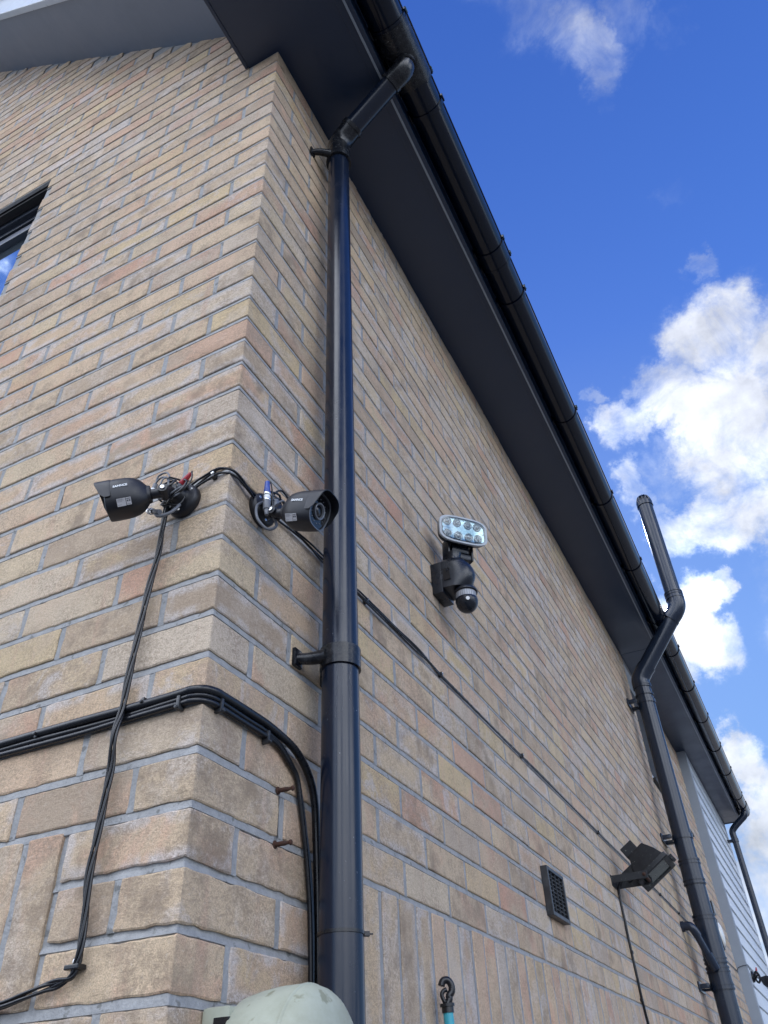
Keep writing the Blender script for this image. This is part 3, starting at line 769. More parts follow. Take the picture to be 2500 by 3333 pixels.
for z in (2.335-.16, 1.262, .455):
    b = MB(); b.tube([(SX, SY, z-.014), (SX, SY, z+.014)], SR+.006, 28, smooth=False)
    b.box(.002, .012, SY-.09, SY+.09, z-.025, z+.025, .002); b.box(.012, .062, SY-.085, SY-.055, z-.012, z+.012, .003); b.box(.012, .062, SY+.055, SY+.085, z-.012, z+.012, .003)
    b.build('wall_bracket', M['soil'], sp_, smooth=True, angle=40)
# waste pipe joining it
wp = thing('waste_pipe', 'short grey waste pipe bending from the bricks down into the soil pipe', 'waste pipe', (0, 4.45, .73))
b = MB(); b.tube([(0, 4.44, .745), (.040, 4.44, .745), (.060, 4.44, .730), (.076, 4.455, .692)], .024, 20, 6); b.tube([(0, 4.44, .745), (.018, 4.44, .745)], .029, 20, smooth=False); b.build('elbow', M['soil'], wp, smooth=True, angle=50)
b = MB(); b.tube([(.072, 4.450, .702), (.110, 4.50, .565)], .020, 20, smooth=False); b.build('pipe', M['soil'], wp, smooth=True, angle=50)
b = MB(); b.tube([(.100, 4.485, .605), (.120, 4.520, .530)], .025, 20, smooth=False); b.build('boss', M['soil'], wp, smooth=True, angle=50)

# ------------------------------------------------------------------ cables
def bundle(name, label, paths, mat=M['cable'], group=None, cat='cable'):
    o0 = Vector(paths[0][0][0])
    t = thing(name, label, cat, tuple(o0), group)
    for pts, r in paths:
        b = MB(); b.tube(pts, r, 8, 5); b.build('cable_strand', mat, t, smooth=True)
    return t
def wob(pts, a, seed, keep=0):
    out = []
    for i, p in enumerate(pts):
        n = noise.noise_vector(Vector((p[0]*9+seed*3.1, p[1]*9, p[2]*9+seed)))*a
        out.append(tuple(Vector(p)+n))
    return out
def rail(s, z, d):        # a line hugging the wall at distance d, rounded past the corner
    if s < -.02: return (s, -d, z)
    if s > .02: return (d, s, z)
    t = (s+.02)/.04*math.pi/2
    return (-.02+(.02+d)*math.sin(t), .02-(.02+d)*math.cos(t), z)
# conduit bundle round the corner
cb = thing('cable_bundle', 'thick black cables clipped round the brick corner, bending down behind the downpipe', 'cable', (0, 0, .375))
ss = [-3.2, -2.2, -1.5, -1.1, -.8, -.6, -.45, -.32, -.22, -.14, -.07, -.035, -.018, 0, .018, .035, .07, .11, .15]
for j, (dz, d, r) in enumerate(((.0095, .0085, .0068), (-.0005, .0065, .0042), (-.0085, .0070, .0046))):
    pts = [rail(s, .3735+dz+.0012*math.sin(s*14+j), d+.0008*math.sin(s*23+j*2)) for s in ss]
    if j == 0: pts += [(d+.002, .190, .378), (d+.004, .228, .369), (d+.004, .262, .352), (d+.003, .288, .328), (d+.002, .303, .295), (d, .313, .24), (d, .322, .12), (d, .328, -.1), (d, .330, -.5), (d, .330, GZ)]
    else: pts += [(d, .190, .3695-.004*j), (d, .225, .352-.004*j), (d, .249, .328), (d, .262+.004*(2-j), .29), (d, .276+.004*(2-j), .245), (d, .290+.005*(2-j), .19), (d, .303+.004*(2-j), .10), (d, .31, -.1), (d, .31, -.5), (d, .31+.004*j, GZ)]
    b = MB(); b.tube(pts, r, 12, 5); b.build('cable_strand', M['cable'], cb, smooth=True)
for s, dz in ((-.32, .008), (-.105, .010), (-.036, -.004), (.030, -.004), (.155, -.008)):
    c = rail(s, .3735+dz, .010); ax = (-1, 0, 0) if s > 0 else (0, 1, 0)
    Mx = frame(c, (0, -1, 0) if s < 0 else (1, 0, 0))
    b = MB(); b.box(-.010, .0035, -.003, .003, -.0135 if dz < 0 else -.006, .008, .0016, Mx); b.lathe([(.005, .003), (.0075, .0024), (.008, .0004)], 10, Mx @ Matrix.Translation((0, 0, -.011 if dz < 0 else 0)))
    b.build('cable_clip', M['vent'] if dz < 0 else M['cable'], cb, smooth=True, angle=40)
# drop of thin cables below the left camera
dc = thing('cable_bundle', 'thin black cables hanging down from the left camera, turning left at a screwed clip', 'cable', (-.12, -.01, .76))
base = [(-.104, -.030, .772), (-.121, -.016, .755), (-.124, -.013, .70), (-.125, -.012, .66), (-.131, -.013, .60), (-.135, -.012, .545), (-.138, -.012, .49), (-.139, -.014, .436), (-.141, -.013, .38), (-.1405, -.020, .336), (-.142, -.013, .29),
        (-.144, -.012, .246), (-.145, -.012, .195), (-.1455, -.013, .145), (-.142, -.011, .10), (-.140, -.010, .062), (-.1425, -.009, .040), (-.150, -.008, .028), (-.170, -.009, .0235), (-.190, -.009, .021), (-.225, -.009, .0145), (-.261, -.009, .008), (-.33, -.009, .003), (-.5, -.009, -.004), (-1.0, -.009, -.005), (-3.2, -.009, -.005)]
for j in range(4):
    pts = []
    for i, p in enumerate(base):
        ph = i*1.05+j*1.57; k = .0046 if 2 < i < 14 else .0036
        hor = i > 17
        pts.append((p[0]+(0 if hor else k*math.cos(ph)), p[1]-.0022*math.sin(ph)-.002, p[2]+(k*1.1*math.cos(j*1.57+.5+.25*i) if hor else 0)))
    b = MB(); b.tube(pts, .0021+.0002*(j % 2), 8, 6); b.build('cable_strand', M['cable'], dc, smooth=True)
b = MB(); b.box(-.158, -.134, -.017, -.002, .036, .042, .0015); b.box(-.158, -.148, -.0035, -.0005, .034, .052, .001); bo = b.build('cable_clip', M['cable'], dc)
b = MB(); Mx = frame((-.153, -.0035, .047), (0, -1, 0)); b.lathe([(0, .0042), (.0016, .0040), (.0026, .0026), (.0027, .0002)], 16, Mx); b.build('clip_screw', M['steel'], bo, smooth=True, angle=40)
# cables linking the cameras and running along the eaves wall
lk = thing('cable_bundle', 'thin black cables from the left camera round the corner and along the eaves wall', 'cable', (0, 0, .81))
near = [-.100, -.088, -.075, -.062, -.048, -.036, -.026, -.014, 0, .012, .028, .045, .062, .082, .100, .125, .16, .20, .26, .32, .40, .48, .56, .66, .78, .86]
nz_ = [.783, .790, .797, .803, .808, .812, .8155, .816, .8145, .811, .807, .802, .798, .796, .798, .8035, .809, .811, .812, .812, .813, .8155, .817, .819, .8205, .821]
far = [.95, 1.09, 1.25, 1.45, 1.62, 1.85, 2.15, 2.5, 2.9, 3.3, 3.75, 4.2, 4.7, 5.3, 6.0, 6.6, 7.08]
for j in range(3):
    pts = [rail(s, z+(j-1)*.0042+.0022*math.sin(s*31+j*2.1), .0065+.0035*abs(math.sin(s*19+j*1.3))+.0012*j) for s, z in zip(near, nz_)]
    if j < 2:
        pts += [rail(s, .8185+(j-.5)*.0042+.0016*math.sin(s*7+j*1.2), .0062) for s in far]
    if j == 1: pts += [(.006, 7.135, .84), (.03, 7.136, .855), (BX+.010, 7.136, .862), (BX+.014, 7.17, .858), (BX+.012, 7.26, .84), (BX+.012, 7.36, .82)]
    b = MB(); b.tube(pts, .0022, 8, 5); b.build('cable_strand', M['cable'], lk, smooth=True)
for s, z in ((-.030, .815), (.95, .824), (1.62, .824), (.52, .822), (2.6, .822), (3.9, .822), (4.45, .822)):
    c = rail(s, z, .008); Mx = frame(c, (0, -1, 0) if s < 0 else (1, 0, 0))
    b = MB(); b.box(-.008, .0035, -.004, .004, -.010, .004, .0012, Mx); bo = b.build('cable_clip', M['cable'], lk)
    b = MB(); b.lathe([(.003, .0034 if s > 0 else .0040), (.0048, .0030), (.0052, .0004)], 14, Mx @ Matrix.Translation((0, .0, .0))); b.build('clip_screw', M['steel'], bo, smooth=True, angle=40)
# flood light cable
fc = thing('cable', 'single black cable dropping straight down the wall from the old floodlight', 'cable', (.006, 2.78, .62))
b = MB(); b.tube([(.055, 2.80, .700), (.030, 2.775, .668), (.010, 2.775, .64), (.006, 2.772, .60), (.007, 2.770, .51), (.006, 2.772, .46), (.006, 2.775, .395), (.007, 2.778, .32), (.006, 2.785, .254), (.006, 2.79, .232), (.006, 2.80, .19), (.006, 2.815, .12), (.006, 2.82, -.1), (.006, 2.82, -1.0), (.006, 2.82, GZ)], .0050, 10, 5)
b.build('cable_strand', M['cable'], fc, smooth=True)
for z in (.40, .236):
    b = MB(); b.box(0, .013, 2.770, 2.786, z-.006, z+.006, .002); b.build('cable_clip', M['cable'], fc)

# ------------------------------------------------------------------ bullet cameras
def superring(x, w, h, n=28, e=.62, drop=.18):
    r_ = []
    for k in range(n):
        a = 2*math.pi*k/n; c, s_ = math.cos(a), math.sin(a)
        y_ = w*math.copysign(abs(c)**e, c); z_ = h*math.copysign(abs(s_)**e, s_)
        if z_ < 0: y_ *= 1-drop*(-z_/h)
        r_.append((x, y_, z_))
    return r_
def text_mesh(txt, size, M4, mat, parent, name, bold=.0):
    cu = D.curves.new(name, 'FONT'); cu.body = txt; cu.size = size; cu.align_x = 'CENTER'; cu.align_y = 'CENTER'; cu.extrude = .00012; cu.offset = bold
    to = D.objects.new(name, cu); scene.collection.objects.link(to)
    dg = bpy.context.evaluated_depsgraph_get(); me_ = D.meshes.new_from_object(to.evaluated_get(dg))
    vs = [tuple(M4 @ v.co) for v in me_.vertices]; fs = [tuple(p_.vertices) for p_ in me_.polygons]
    D.objects.remove(to); D.curves.remove(cu); D.meshes.remove(me_)
    return obj(name, vs, fs, mat, parent)
def bullet_camera(label, base, nrm, body, fwd, side, seed, Ls=.070, W=.031, H=.034, loops=True, plug='red', logo=True, group=None, sc=1.0):
    t = thing('bullet_camera', label, 'security camera', base, group)
    nrm = Vector(nrm); base = Vector(base); rnd = random.Random(seed)
    Mb = frame(base, nrm)
    b = MB(); b.lathe([(0, .033*sc), (.004, .034*sc), (.013, .033*sc), (.016, .030*sc), (.018, .022*sc), (.026, .017*sc), (.034, .015*sc), (.036, .010*sc)], 36, Mb)
    mb = b.build('mount_base', M['cambody'], t, smooth=True, angle=45)
    for a in (.5, 2.6, 4.7):
        b = MB(); b.lathe([(.0155*sc, .0034), (.0175*sc, .0030), (.0178*sc, .0004)], 12, Mb @ Matrix.Translation((0, .0255*sc*math.cos(a), .0255*sc*math.sin(a)))); b.build('base_screw', M['steel'], mb, smooth=True, angle=40)
    F = frame(body, fwd); rear = F @ Vector((0, 0, 0)); j = base+nrm*.034*sc
    k1 = rear-F.to_3x3() @ Vector((.020*sc, 0, .0))
    b = MB(); b.tube([j, j.lerp(k1, .5)+nrm*.006, k1, rear+F.to_3x3() @ Vector((.004, 0, 0))], .0088*sc, 16, 5)
    b.tube([j-nrm*.004, j+nrm*.010], .0125*sc, 18, smooth=False)
    b.tube([k1-F.to_3x3() @ Vector((.004, .013, 0))*1.0, k1-F.to_3x3() @ Vector((.004, -.013, 0))], .0085*sc, 14, smooth=False)
    ar = b.build('arm', M['cambody'], t, smooth=True, angle=50)
    b = MB(); b.lathe([(0, .0042*sc), (.002, .0038*sc), (.0024, .0006)], 12, frame(k1-F.to_3x3() @ Vector((.004, -.0132*side, 0)), F.to_3x3() @ Vector((0, side, 0)))); b.build('pivot_screw', M['steel'], ar, smooth=True, angle=40)
    S = Matrix.Scale(sc, 4)
    prof = [(-.002, .42), (.003, .46), (.007, .60), (.014, .79), (.022, .91), (.032, .975), (.045, 1.0), (Ls-.004, 1.0), (Ls, .985)]
    b = MB(); rs = [superring(x_, W*k_, H*k_) for x_, k_ in prof]; rs += [superring(Ls, W*.93, H*.93), superring(Ls-.0035, W*.91, H*.91)]
    b.rings(rs, True, F @ S); bd = b.build('body', M['cambody'], t, smooth=True, angle=32)
    b = MB(); b.rings([superring(Ls-.004, W*.905, H*.905), superring(Ls-.0025, W*.90, H*.90)], True, F @ S); b.build('front_glass', M['glass_dark'], bd, smooth=True, angle=30)
    b = MB(); b.rings([superring(Ls+.0002, W*.985, H*.985), superring(Ls+.0012, W*.97, H*.97), superring(Ls+.0012, W*.93, H*.93), superring(Ls-.001, W*.92, H*.92)], False, F @ S); b.build('front_bezel', M['ring'], bd, smooth=True, angle=30)
    b = MB(); b.lathe([(Ls-.003, .0155), (Ls+.001, .0155), (Ls+.0018, .0145), (Ls+.0012, .0125), (Ls-.0022, .0110)], 32, F @ S, cap=False); b.build('lens_ring', M['ring'], bd, smooth=True, angle=35)
    b = MB(); b.lathe([(Ls-.0026, .0112), (Ls-.0020, .0080), (Ls-.0006, .0060), (Ls, .0035), (Ls+.0002, .0004)], 28, F @ S); b.build('lens', M['glass_dark'], bd, smooth=True)
    b = MB()
    for k in range(14):
        a = 2*math.pi*k/14; b.lathe([(Ls-.0026, .0013), (Ls-.0016, .0011), (Ls-.0013, .0003)], 8, F @ S @ Matrix.Translation((0, .0205*math.cos(a), .0225*math.sin(a))))
    b.build('infrared_diode', M['ring'], bd, smooth=True)
    # visor: a hood over the top and sides of the front
    rs_o, rs_i = [], []
    for x_, a0, k_ in ((Ls-.010, -12, 1.012), (Ls-.008, -14, 1.024), (Ls, -14, 1.026), (Ls+.008, -4, 1.024), (Ls+.015, 20, 1.018)):
        def arc(kk):
            out = []
            for i in range(21):
                a = R(a0+(180-2*a0)*i/20); c, s_ = math.cos(a), math.sin(a)
                xx = x_+(.004*s_ if x_ > Ls else 0)
                out.append((xx, W*kk*math.copysign(abs(c)**.62, c), H*kk*math.copysign(abs(s_)**.62, s_)))
            return out
        rs_o.append(arc(k_)); rs_i.append(arc(k_-.045))
    b = MB(); n = 21; full = [o+i_[::-1] for o, i_ in zip(rs_o, rs_i)]
    b.rings(full, True, F @ S); b.build('visor', M['cambody'], t, smooth=True, angle=40)
    R3 = F.to_3x3()
    if logo:
        zc = .010
        o_ = F @ Vector((.036, side*(W*1.0+.0003), zc))
        xr = R3 @ (Vector((-1, 0, 0)) if side > 0 else Vector((1, 0, 0))); zr = R3 @ Vector((0, 0, 1)); nr = R3 @ Vector((0, side, 0))
        # body tapers a little towards the rear, tilt the print with it
        Mt = Matrix((xr, zr, nr)).transposed().to_4x4(); Mt.translation = F @ Vector((.043, side*(W*1.0+.0006), .0045))
        text_mesh('SANNCE', .0062, Mt @ Matrix.Scale(1.0, 4), M['white'], bd, 'logo', .00022)
        Ms = Matrix((xr, zr, nr)).transposed().to_4x4(); Ms.translation = F @ Vector((.038, side*(W*.725+.0006), -.0262))
        tilt = Matrix.Rotation(R(44), 4, 'X')
        b = MB(); b.box(-.013, .0015, -.0068, .0068, 0, .0008, 0, Ms @ tilt); b.box(.0025, .0105, -.0062, .0068, 0, .0008, 0, Ms @ tilt); st = b.build('sticker', M['sticker'], bd)
        b = MB()
        for i, (x0, x1, y0, y1) in enumerate(((-.012, -.003, .0046, .0052), (-.012, -.001, .0030, .0034), (-.012, -.004, .0012, .0016), (-.012, -.006, -.0045, -.004), (.0035, .0095, .0040, .0052), (.0035, .0060, -.0002, .0026), (.0070, .0095, -.0002, .0026), (.0035, .0095, -.0048, -.0042))):
            b.box(x0, x1, y0, y1, .0008, .00095, 0, Ms @ tilt)
        b.build('sticker_print', M['ink'], st)
    if loops:
        cen = j+nrm*.004
        # flex of the camera wound round the arm
        tl = R3 @ Vector((-1, 0, 0))
        for i in range(8):
            rr = rnd.uniform(.018, .034); ax = (nrm*rnd.uniform(.4, 1)+Vector((rnd.uniform(-1, 1), rnd.uniform(-1, 1), rnd.uniform(-.6, .6)))*.8).normalized()
            u = ax.orthogonal().normalized(); w_ = ax.cross(u); c0 = cen+Vector((rnd.uniform(-.010, .010), rnd.uniform(-.010, .010), rnd.uniform(-.014, .008)))
            pts = [c0+(u*math.cos(a)+w_*math.sin(a)*rnd.uniform(.7, 1.1))*rr*rnd.uniform(.85, 1.1)+ax*.006*math.sin(a*1.5) for a in [q_*.7 for q_ in range(rnd.randint(6, 9))]]
            b = MB(); b.tube(pts, .0017 if i % 3 else .0021, 8, 5); b.build('flex', M['cable_grey'] if i % 3 == 1 else M['cable'], t, smooth=True)
        def plugset(p0, d, mats, r):
            d = Vector(d).normalized(); x_ = 0
            Mx = frame(p0, d, (.3, .2, .9))
            for (ln, r0, r1, mt) in mats:
                b = MB(); b.lathe([(x_, r0), (x_+.0006, r0*1.04), (x_+ln-.0006, r1*1.04), (x_+ln, r1)], 16, Mx); b.build('plug', M[mt], t, smooth=True, angle=40); x_ += ln
            return Vector(p0)+d*x_
        if plug == 'red':
            e = plugset((-.088, -.036, .776), (.68, .02, .73), [(.016, .0042, .0054, 'cable_grey'), (.027, .0062, .0034, 'red')], .005)
            b = MB(); b.tube([e, e+Vector((.006, -.004, -.002)), e+Vector((.008, -.006, -.026)), e+Vector((-.006, -.012, -.050)), e+Vector((-.030, -.016, -.060))], .0014, 8, 5); b.build('flex', M['cable'], t, smooth=True)
            plugset((-.137, -.038, .812), (-.15, -.1, -.95), [(.013, .0042, .0042, 'cable_grey'), (.004, .0052, .0052, 'white')], .005)
            plugset((-.100, -.052, .722), (-.78, .10, .42), [(.020, .0046, .0040, 'cable_grey'), (.006, .0054, .0054, 'steel'), (.004, .0064, .0064, 'white'), (.006, .0054, .0054, 'steel')], .005)
            b = MB(); b.tube([(-.137, -.038, .812), (-.132, -.04, .828), (-.112, -.04, .828), (-.098, -.045, .800), (-.102, -.05, .775)], .0018, 8, 5); b.build('flex', M['cable_grey'], t, smooth=True)
            b = MB(); b.tube([(-.139, -.040, .808), (-.125, -.042, .818), (-.108, -.044, .812), (-.096, -.048, .790), (-.095, -.045, .765)], .0018, 8, 5); b.build('flex', M['cable_grey'], t, smooth=True)
            b = MB(); b.tube([(-.120, -.048, .738), (-.105, -.050, .716), (-.085, -.042, .722), (-.078, -.03, .745)], .0030, 8, 5); b.build('flex', M['cable_grey'], t, smooth=True)
        if plug == 'blue':
            e = plugset((.044, .062, .738), (-.03, -.02, .98), [(.012, .0034, .0050, 'cable_grey'), (.020, .0066, .0066, 'cable_grey'), (.004, .0068, .0068, 'steel'), (.009, .0058, .0058, 'white'), (.005, .0074, .0074, 'steel'), (.028, .0062, .0044, 'blue')], .005)
            b = MB(); b.tube([e, e+Vector((.004, .006, -.001)), e+Vector((.006, .010, -.025)), e+Vector((.006, .012, -.060)), e+Vector((0, .012, -.085))], .0014, 8, 5); b.build('flex', M['cable'], t, smooth=True)
            plugset((.046, .084, .745), (0, .02, .98), [(.010, .0030, .0042, 'cable_grey'), (.032, .0066, .0056, 'cable_grey')], .005)
            b = MB(); b.tube([(.046, .084, .745), (.05, .085, .725), (.042, .070, .712), (.030, .055, .730), (.022, .060, .765), (.02, .080, .790)], .0028, 8, 5); b.build('flex', M['cable_grey'], t, smooth=True)
    return t
bullet_camera('black bullet camera pointing left, with a red plug and tangled flex behind it', (-.092, 0, .776), (0, -1, 0), (-.1045, -.0775, .7445), (-.875, -.435, -.205), 1, 3, plug='red', group='bullet cameras by the corner')
bullet_camera('black bullet camera pointing right at the downpipe, with a blue and silver plug behind', (0, .098, .788), (1, 0, 0), (.0745, .0765, .741), (.945, .03, -.315), -1, 11, Ls=.074, plug='blue', group='bullet cameras by the corner')
fcam = bullet_camera('small far bullet camera on the white cladding beyond the soil pipe', (BX+.006, 7.36, .80), (1, 0, 0), (BX+.085, 7.30, .772), (.75, -.25, -.5), -1, 5, loops=False, logo=False, sc=1.25)
b = MB(); Mx = frame((BX+.050, 7.34, .815), (.2, 0, .95)); b.lathe([(0, .007), (.03, .008), (.05, .004)], 12, Mx); b.build('plug', M['red'], fcam, smooth=True)
b = MB(); b.tube([(BX+.02, 7.33, .79), (BX+.05, 7.31, .83), (BX+.07, 7.32, .79), (BX+.05, 7.33, .75), (BX+.03, 7.34, .78)], .008, 8, 5); b.build('flex', M['cable'], fcam, smooth=True)

# ------------------------------------------------------------------ sensor security light
sl = thing('sensor_light', 'black security light with tilted eight lamp head above a round motion sensor', 'security light', (0, .99, 1.08))
CY = 1.000
b = MB(); b.box(.0005, .034, CY-.042, CY+.042, 1.082, 1.187, .003); b.build('back_box', M['lamp_black'], sl, smooth=True, angle=30)
# shell: rounded nose in plan, bulging in side view
b = MB(); rs = []
for i in range(15):
    t = i/14; z = 1.096+t*.104
    bul = math.sin(math.pi*(.18+.72*(1-t)))**.8
    dep = .032+.050*bul*(1-.45*t**2)
    hw_ = .0415 if t < .86 else .0415-(t-.86)*.10
    r_ = [(.034, CY-hw_, z), (.042, CY-hw_*.995, z)]
    for k in range(13):
        a = -math.pi/2+math.pi*k/12
        r_.append((.046+(dep)*max(0, math.cos(a))**.85, CY+hw_*.98*math.copysign(abs(math.sin(a))**.9, math.sin(a)), z))
    r_ += [(.042, CY+hw_*.995, z), (.034, CY+hw_, z)]
    rs.append(r_)
b.rings(rs); b.build('housing', M['lamp_black'], sl, smooth=True, angle=38)
b = MB(); b.box(.040, .062, CY-.0432, CY-.0415, 1.118, 1.158, .0006); pn = b.build('adjust_panel', M['glass_dark'], sl)
b = MB(); Mx = frame((.052, CY-.0432, 1.150), (0, -1, 0)); b.lathe([(0, .0040), (.0012, .0036), (.0014, .0005)], 14, Mx); b.build('dial', M['lamp_black'], pn, smooth=True, angle=30)
Mt = Matrix(((1, 0, 0, .034), (0, 0, -1, CY-.0422), (0, 1, 0, 1.126), (0, 0, 0, 1)))
b = MB(); rr = random.Random(2)
for i in range(4):
    for k in range(3): b.box(-.004+k*.0032, -.004+k*.0032+rr.uniform(.0016, .0026), i*.0042, i*.0042+.0012, 0, .0003, 0, Mt)
b.box(-.005, .004, .0265, .0273, 0, .0003, 0, Mt); b.build('panel_print', M['cable_grey'], sl)
SNX, SNY = .087, CY+.003
Mx = frame((SNX, SNY, 1.091), (0, 0, -1), (1, 0, 0)) @ Matrix.Scale(1.0, 4)
b = MB(); b.lathe([(-.004, .030), (.002, .0345), (.007, .0345), (.009, .032)], 32, Mx); b.build('sensor_collar', M['lamp_black'], sl, smooth=True, angle=40)
b = MB(); b.lathe([(.009, .0295), (.029, .0290)], 28, Mx)
pw = b.build('sensor_window', M['pirwin'], sl, smooth=True, angle=40)
b = MB()
for k in range(28):
    a = 2*math.pi*k/28; b.box(.0095, .0285, -.0004, .0004, .0288, .0302, 0, Mx @ Matrix.Rotation(a, 4, 'X'))
b.build('rib', M['cable_grey'], pw)
b = MB(); b.lathe([(.028, .0298), (.030, .0325), (.038, .0325), (.048, .0305), (.058, .0255), (.066, .0170), (.0695, .0085), (.070, .0008)], 32, Mx); dm = b.build('sensor_dome', M['lamp_black'], sl, smooth=True, angle=60)
de = Vector((.38, -.80, -.15)).normalized()
Mx2 = frame(Vector((SNX, SNY, 1.091-.043))+Vector((de.x, de.y, 0)).normalized()*.0305, de)
b = MB(); b.lathe([(-.002, .0078), (.0015, .0078), (.0022, .0066), (.0018, .0056)], 20, Mx2); b.build('eye_ring', M['lamp_black'], dm, smooth=True, angle=30)
b = MB(); b.lathe([(0, .0058), (.002, .0056), (.0026, .0005)], 20, Mx2); b.build('eye', M['white'], dm, smooth=True, angle=30)
# neck and yoke
b = MB(); Mx = frame((.062, CY, 1.190), (0.10, 0, 1), (1, 0, 0)); b.lathe([(0, .024), (.010, .021), (.022, .0195), (.034, .0205), (.040, .022)], 24, Mx); b.build('neck', M['lamp_black'], sl, smooth=True, angle=50)
HF = frame((.104, .996, 1.301), (.744, -.658, -.117))
b = MB()
b.box(-.062, -.018, -.043, -.036, -.088, -.020, .004, HF); b.box(-.062, -.018, .036, .043, -.088, -.020, .004, HF); b.box(-.062, -.022, -.043, .043, -.086, -.064, .006, HF)
b.box(-.055, -.020, -.030, .030, -.066, -.030, .008, HF)
b.build('yoke', M['lamp_black'], sl, smooth=True, angle=40)
def stad(x, hw, hh, n=40, e=.5):
    r_ = []
    for k in range(n):
        a = 2*math.pi*k/n; c, s_ = math.cos(a), math.sin(a)
        r_.append((x, hw*math.copysign(abs(c)**(.62), c), hh*math.copysign(abs(s_)**(.46), s_)))
    return r_
HW, HH = .0815, .0465
b = MB(); b.rings([stad(-.036, HW*.72, HH*.62), stad(-.034, HW*.80, HH*.72), stad(-.018, HW*.95, HH*.93), stad(-.004, HW*.99, HH*.985), stad(-.001, HW*.99, HH*.985)], True, HF); hd = b.build('lamp_head', M['lamp_black'], sl, smooth=True, angle=40)
b = MB(); b.rings([stad(-.002, HW, HH), stad(.004, HW*1.01, HH*1.01), stad(.006, HW*.995, HH*.99), stad(.006, HW*.90, HH*.85), stad(.001, HW*.885, HH*.83), stad(-.0005, HW*.885, HH*.83)], False, HF); b.build('rim', M['lamp_grey'], hd, smooth=True, angle=35)
b = MB(); b.rings([stad(-.001, HW*.89, HH*.835), stad(.0006, HW*.885, HH*.83)], True, HF); b.build('reflector_plate', M['reflector'], hd, smooth=True, angle=30)
for (u_, w_) in ((-.80, .50), (-.80, -.42), (-.30, .48), (-.26, -.45), (.25, .45), (.27, -.42), (.72, .45), (.74, -.40)):
    Mx = HF @ Matrix.Translation((0, u_*HW*.82, w_*HH))
    b = MB(); b.lathe([(.0004, .0136), (.0030, .0134), (.0038, .0122), (.0010, .0080)], 20, Mx, cap=False); ld = b.build('lamp', M['lamp_grey'], hd, smooth=True, angle=35)
    b = MB(); b.lathe([(.0012, .0120), (.0020, .0112), (.0008, .0080), (.0022, .0066), (.0050, .0040), (.0056, .0020), (.0057, .0004)], 22, Mx); b.build('lens', M['led'], ld, smooth=True, angle=40)
b = MB()
for sg in (-1, 1): b.lathe([(0, .0018), (.004, .0016), (.0044, .0003)], 10, HF @ Matrix.Translation((0, sg*HW*.83, .0)))
b.build('rim_screw', M['steel'], hd, smooth=True)
gm2 = D.materials.new('clear_lamp_cover'); gm2.use_nodes = True; gb = gm2.node_tree.nodes['Principled BSDF']
gb.inputs['Base Color'].default_value = (.86, .93, .93, 1); gb.inputs['Transmission Weight'].default_value = 1.0; gb.inputs['Roughness'].default_value = .03; gb.inputs['IOR'].default_value = 1.5
b = MB(); b.rings([stad(.0062, HW*.905, HH*.86), stad(.0085, HW*.90, HH*.85), stad(.0100, HW*.80, HH*.74), stad(.0104, HW*.4, HH*.4)], True, HF); b.build('clear_cover', gm2, hd, smooth=True, angle=40)

# ------------------------------------------------------------------ old floodlight
fl = thing('flood_light', 'old black halogen floodlight on a stirrup bracket low on the eaves wall', 'floodlight', (0, 2.73, .65))
FF_f = Vector((.53, -.09, -.842)).normalized(); wv_ = Vector((.847, 0, .531)); yv = (wv_-FF_f*wv_.dot(FF_f)).normalized(); zv = FF_f.cross(yv)
FF = Matrix((FF_f, yv, zv)).transposed().to_4x4(); FF.translation = Vector((.172, 2.80, .678))
def rect(x, a, c, r_=.006):
    return [(x, sy*(a-r_)+r_*math.cos(t), sz*(c-r_)+r_*math.sin(t)) for sy, sz, ts in ((1, 1, (0, 45, 90)), (-1, 1, (90, 135, 180)), (-1, -1, (180, 225, 270)), (1, -1, (270, 315, 360))) for t in [R(q_) for q_ in ts]]
b = MB(); b.rings([rect(-.118, .034, .026), rect(-.115, .040, .032), rect(-.062, .062, .054), rect(-.012, .075, .068)], True, FF); hb = b.build('housing', M['flood'], fl, smooth=True, angle=30)
b = MB()
b.box(-.158, -.112, -.050, .012, -.036, .030, .004, FF)
b.build('rear_box', M['flood'], hb)
b = MB(); b.rings([rect(-.014, .082, .076), rect(.004, .082, .076), rect(.006, .078, .072), rect(.004, .060, .058), rect(-.002, .058, .056)], False, FF); b.build('front_frame', M['flood'], fl, smooth=True, angle=30)
b = MB(); b.rings([rect(-.003, .0595, .0575), rect(0, .059, .057)], True, FF); b.build('glass', M['floodglass'], fl, smooth=True, angle=30)
b = MB(); b.box(-.012, .014, .082, .098, -.014, .014, .003, FF); b.build('latch', M['flood'], fl)
b = MB(); b.box(-.085, -.035, -.112, -.056, -.030, .030, .005, FF); b.tube([FF @ Vector((-.055, -.096, 0)), FF @ Vector((-.055, -.118, .004)), (.085, 2.79, .705)], .007, 10, 4); b.build('junction_box', M['flood'], fl, smooth=True, angle=40)
b = MB()
b.box(.0, .004, 2.688, 2.788, .630, .672, .001)
for yy, zz_ in ((2.692, .655), (2.784, .648)):
    b.box(.002, .150, yy-.002, yy+.002, zz_-.014, zz_+.014, .001)
b.build('bracket', M['flood'], fl)
b = MB(); b.tube([(.138, 2.685, .656), (.138, 2.792, .648)], .007, 12, smooth=False); b.build('hinge_bolt', M['rust'], fl, smooth=True)

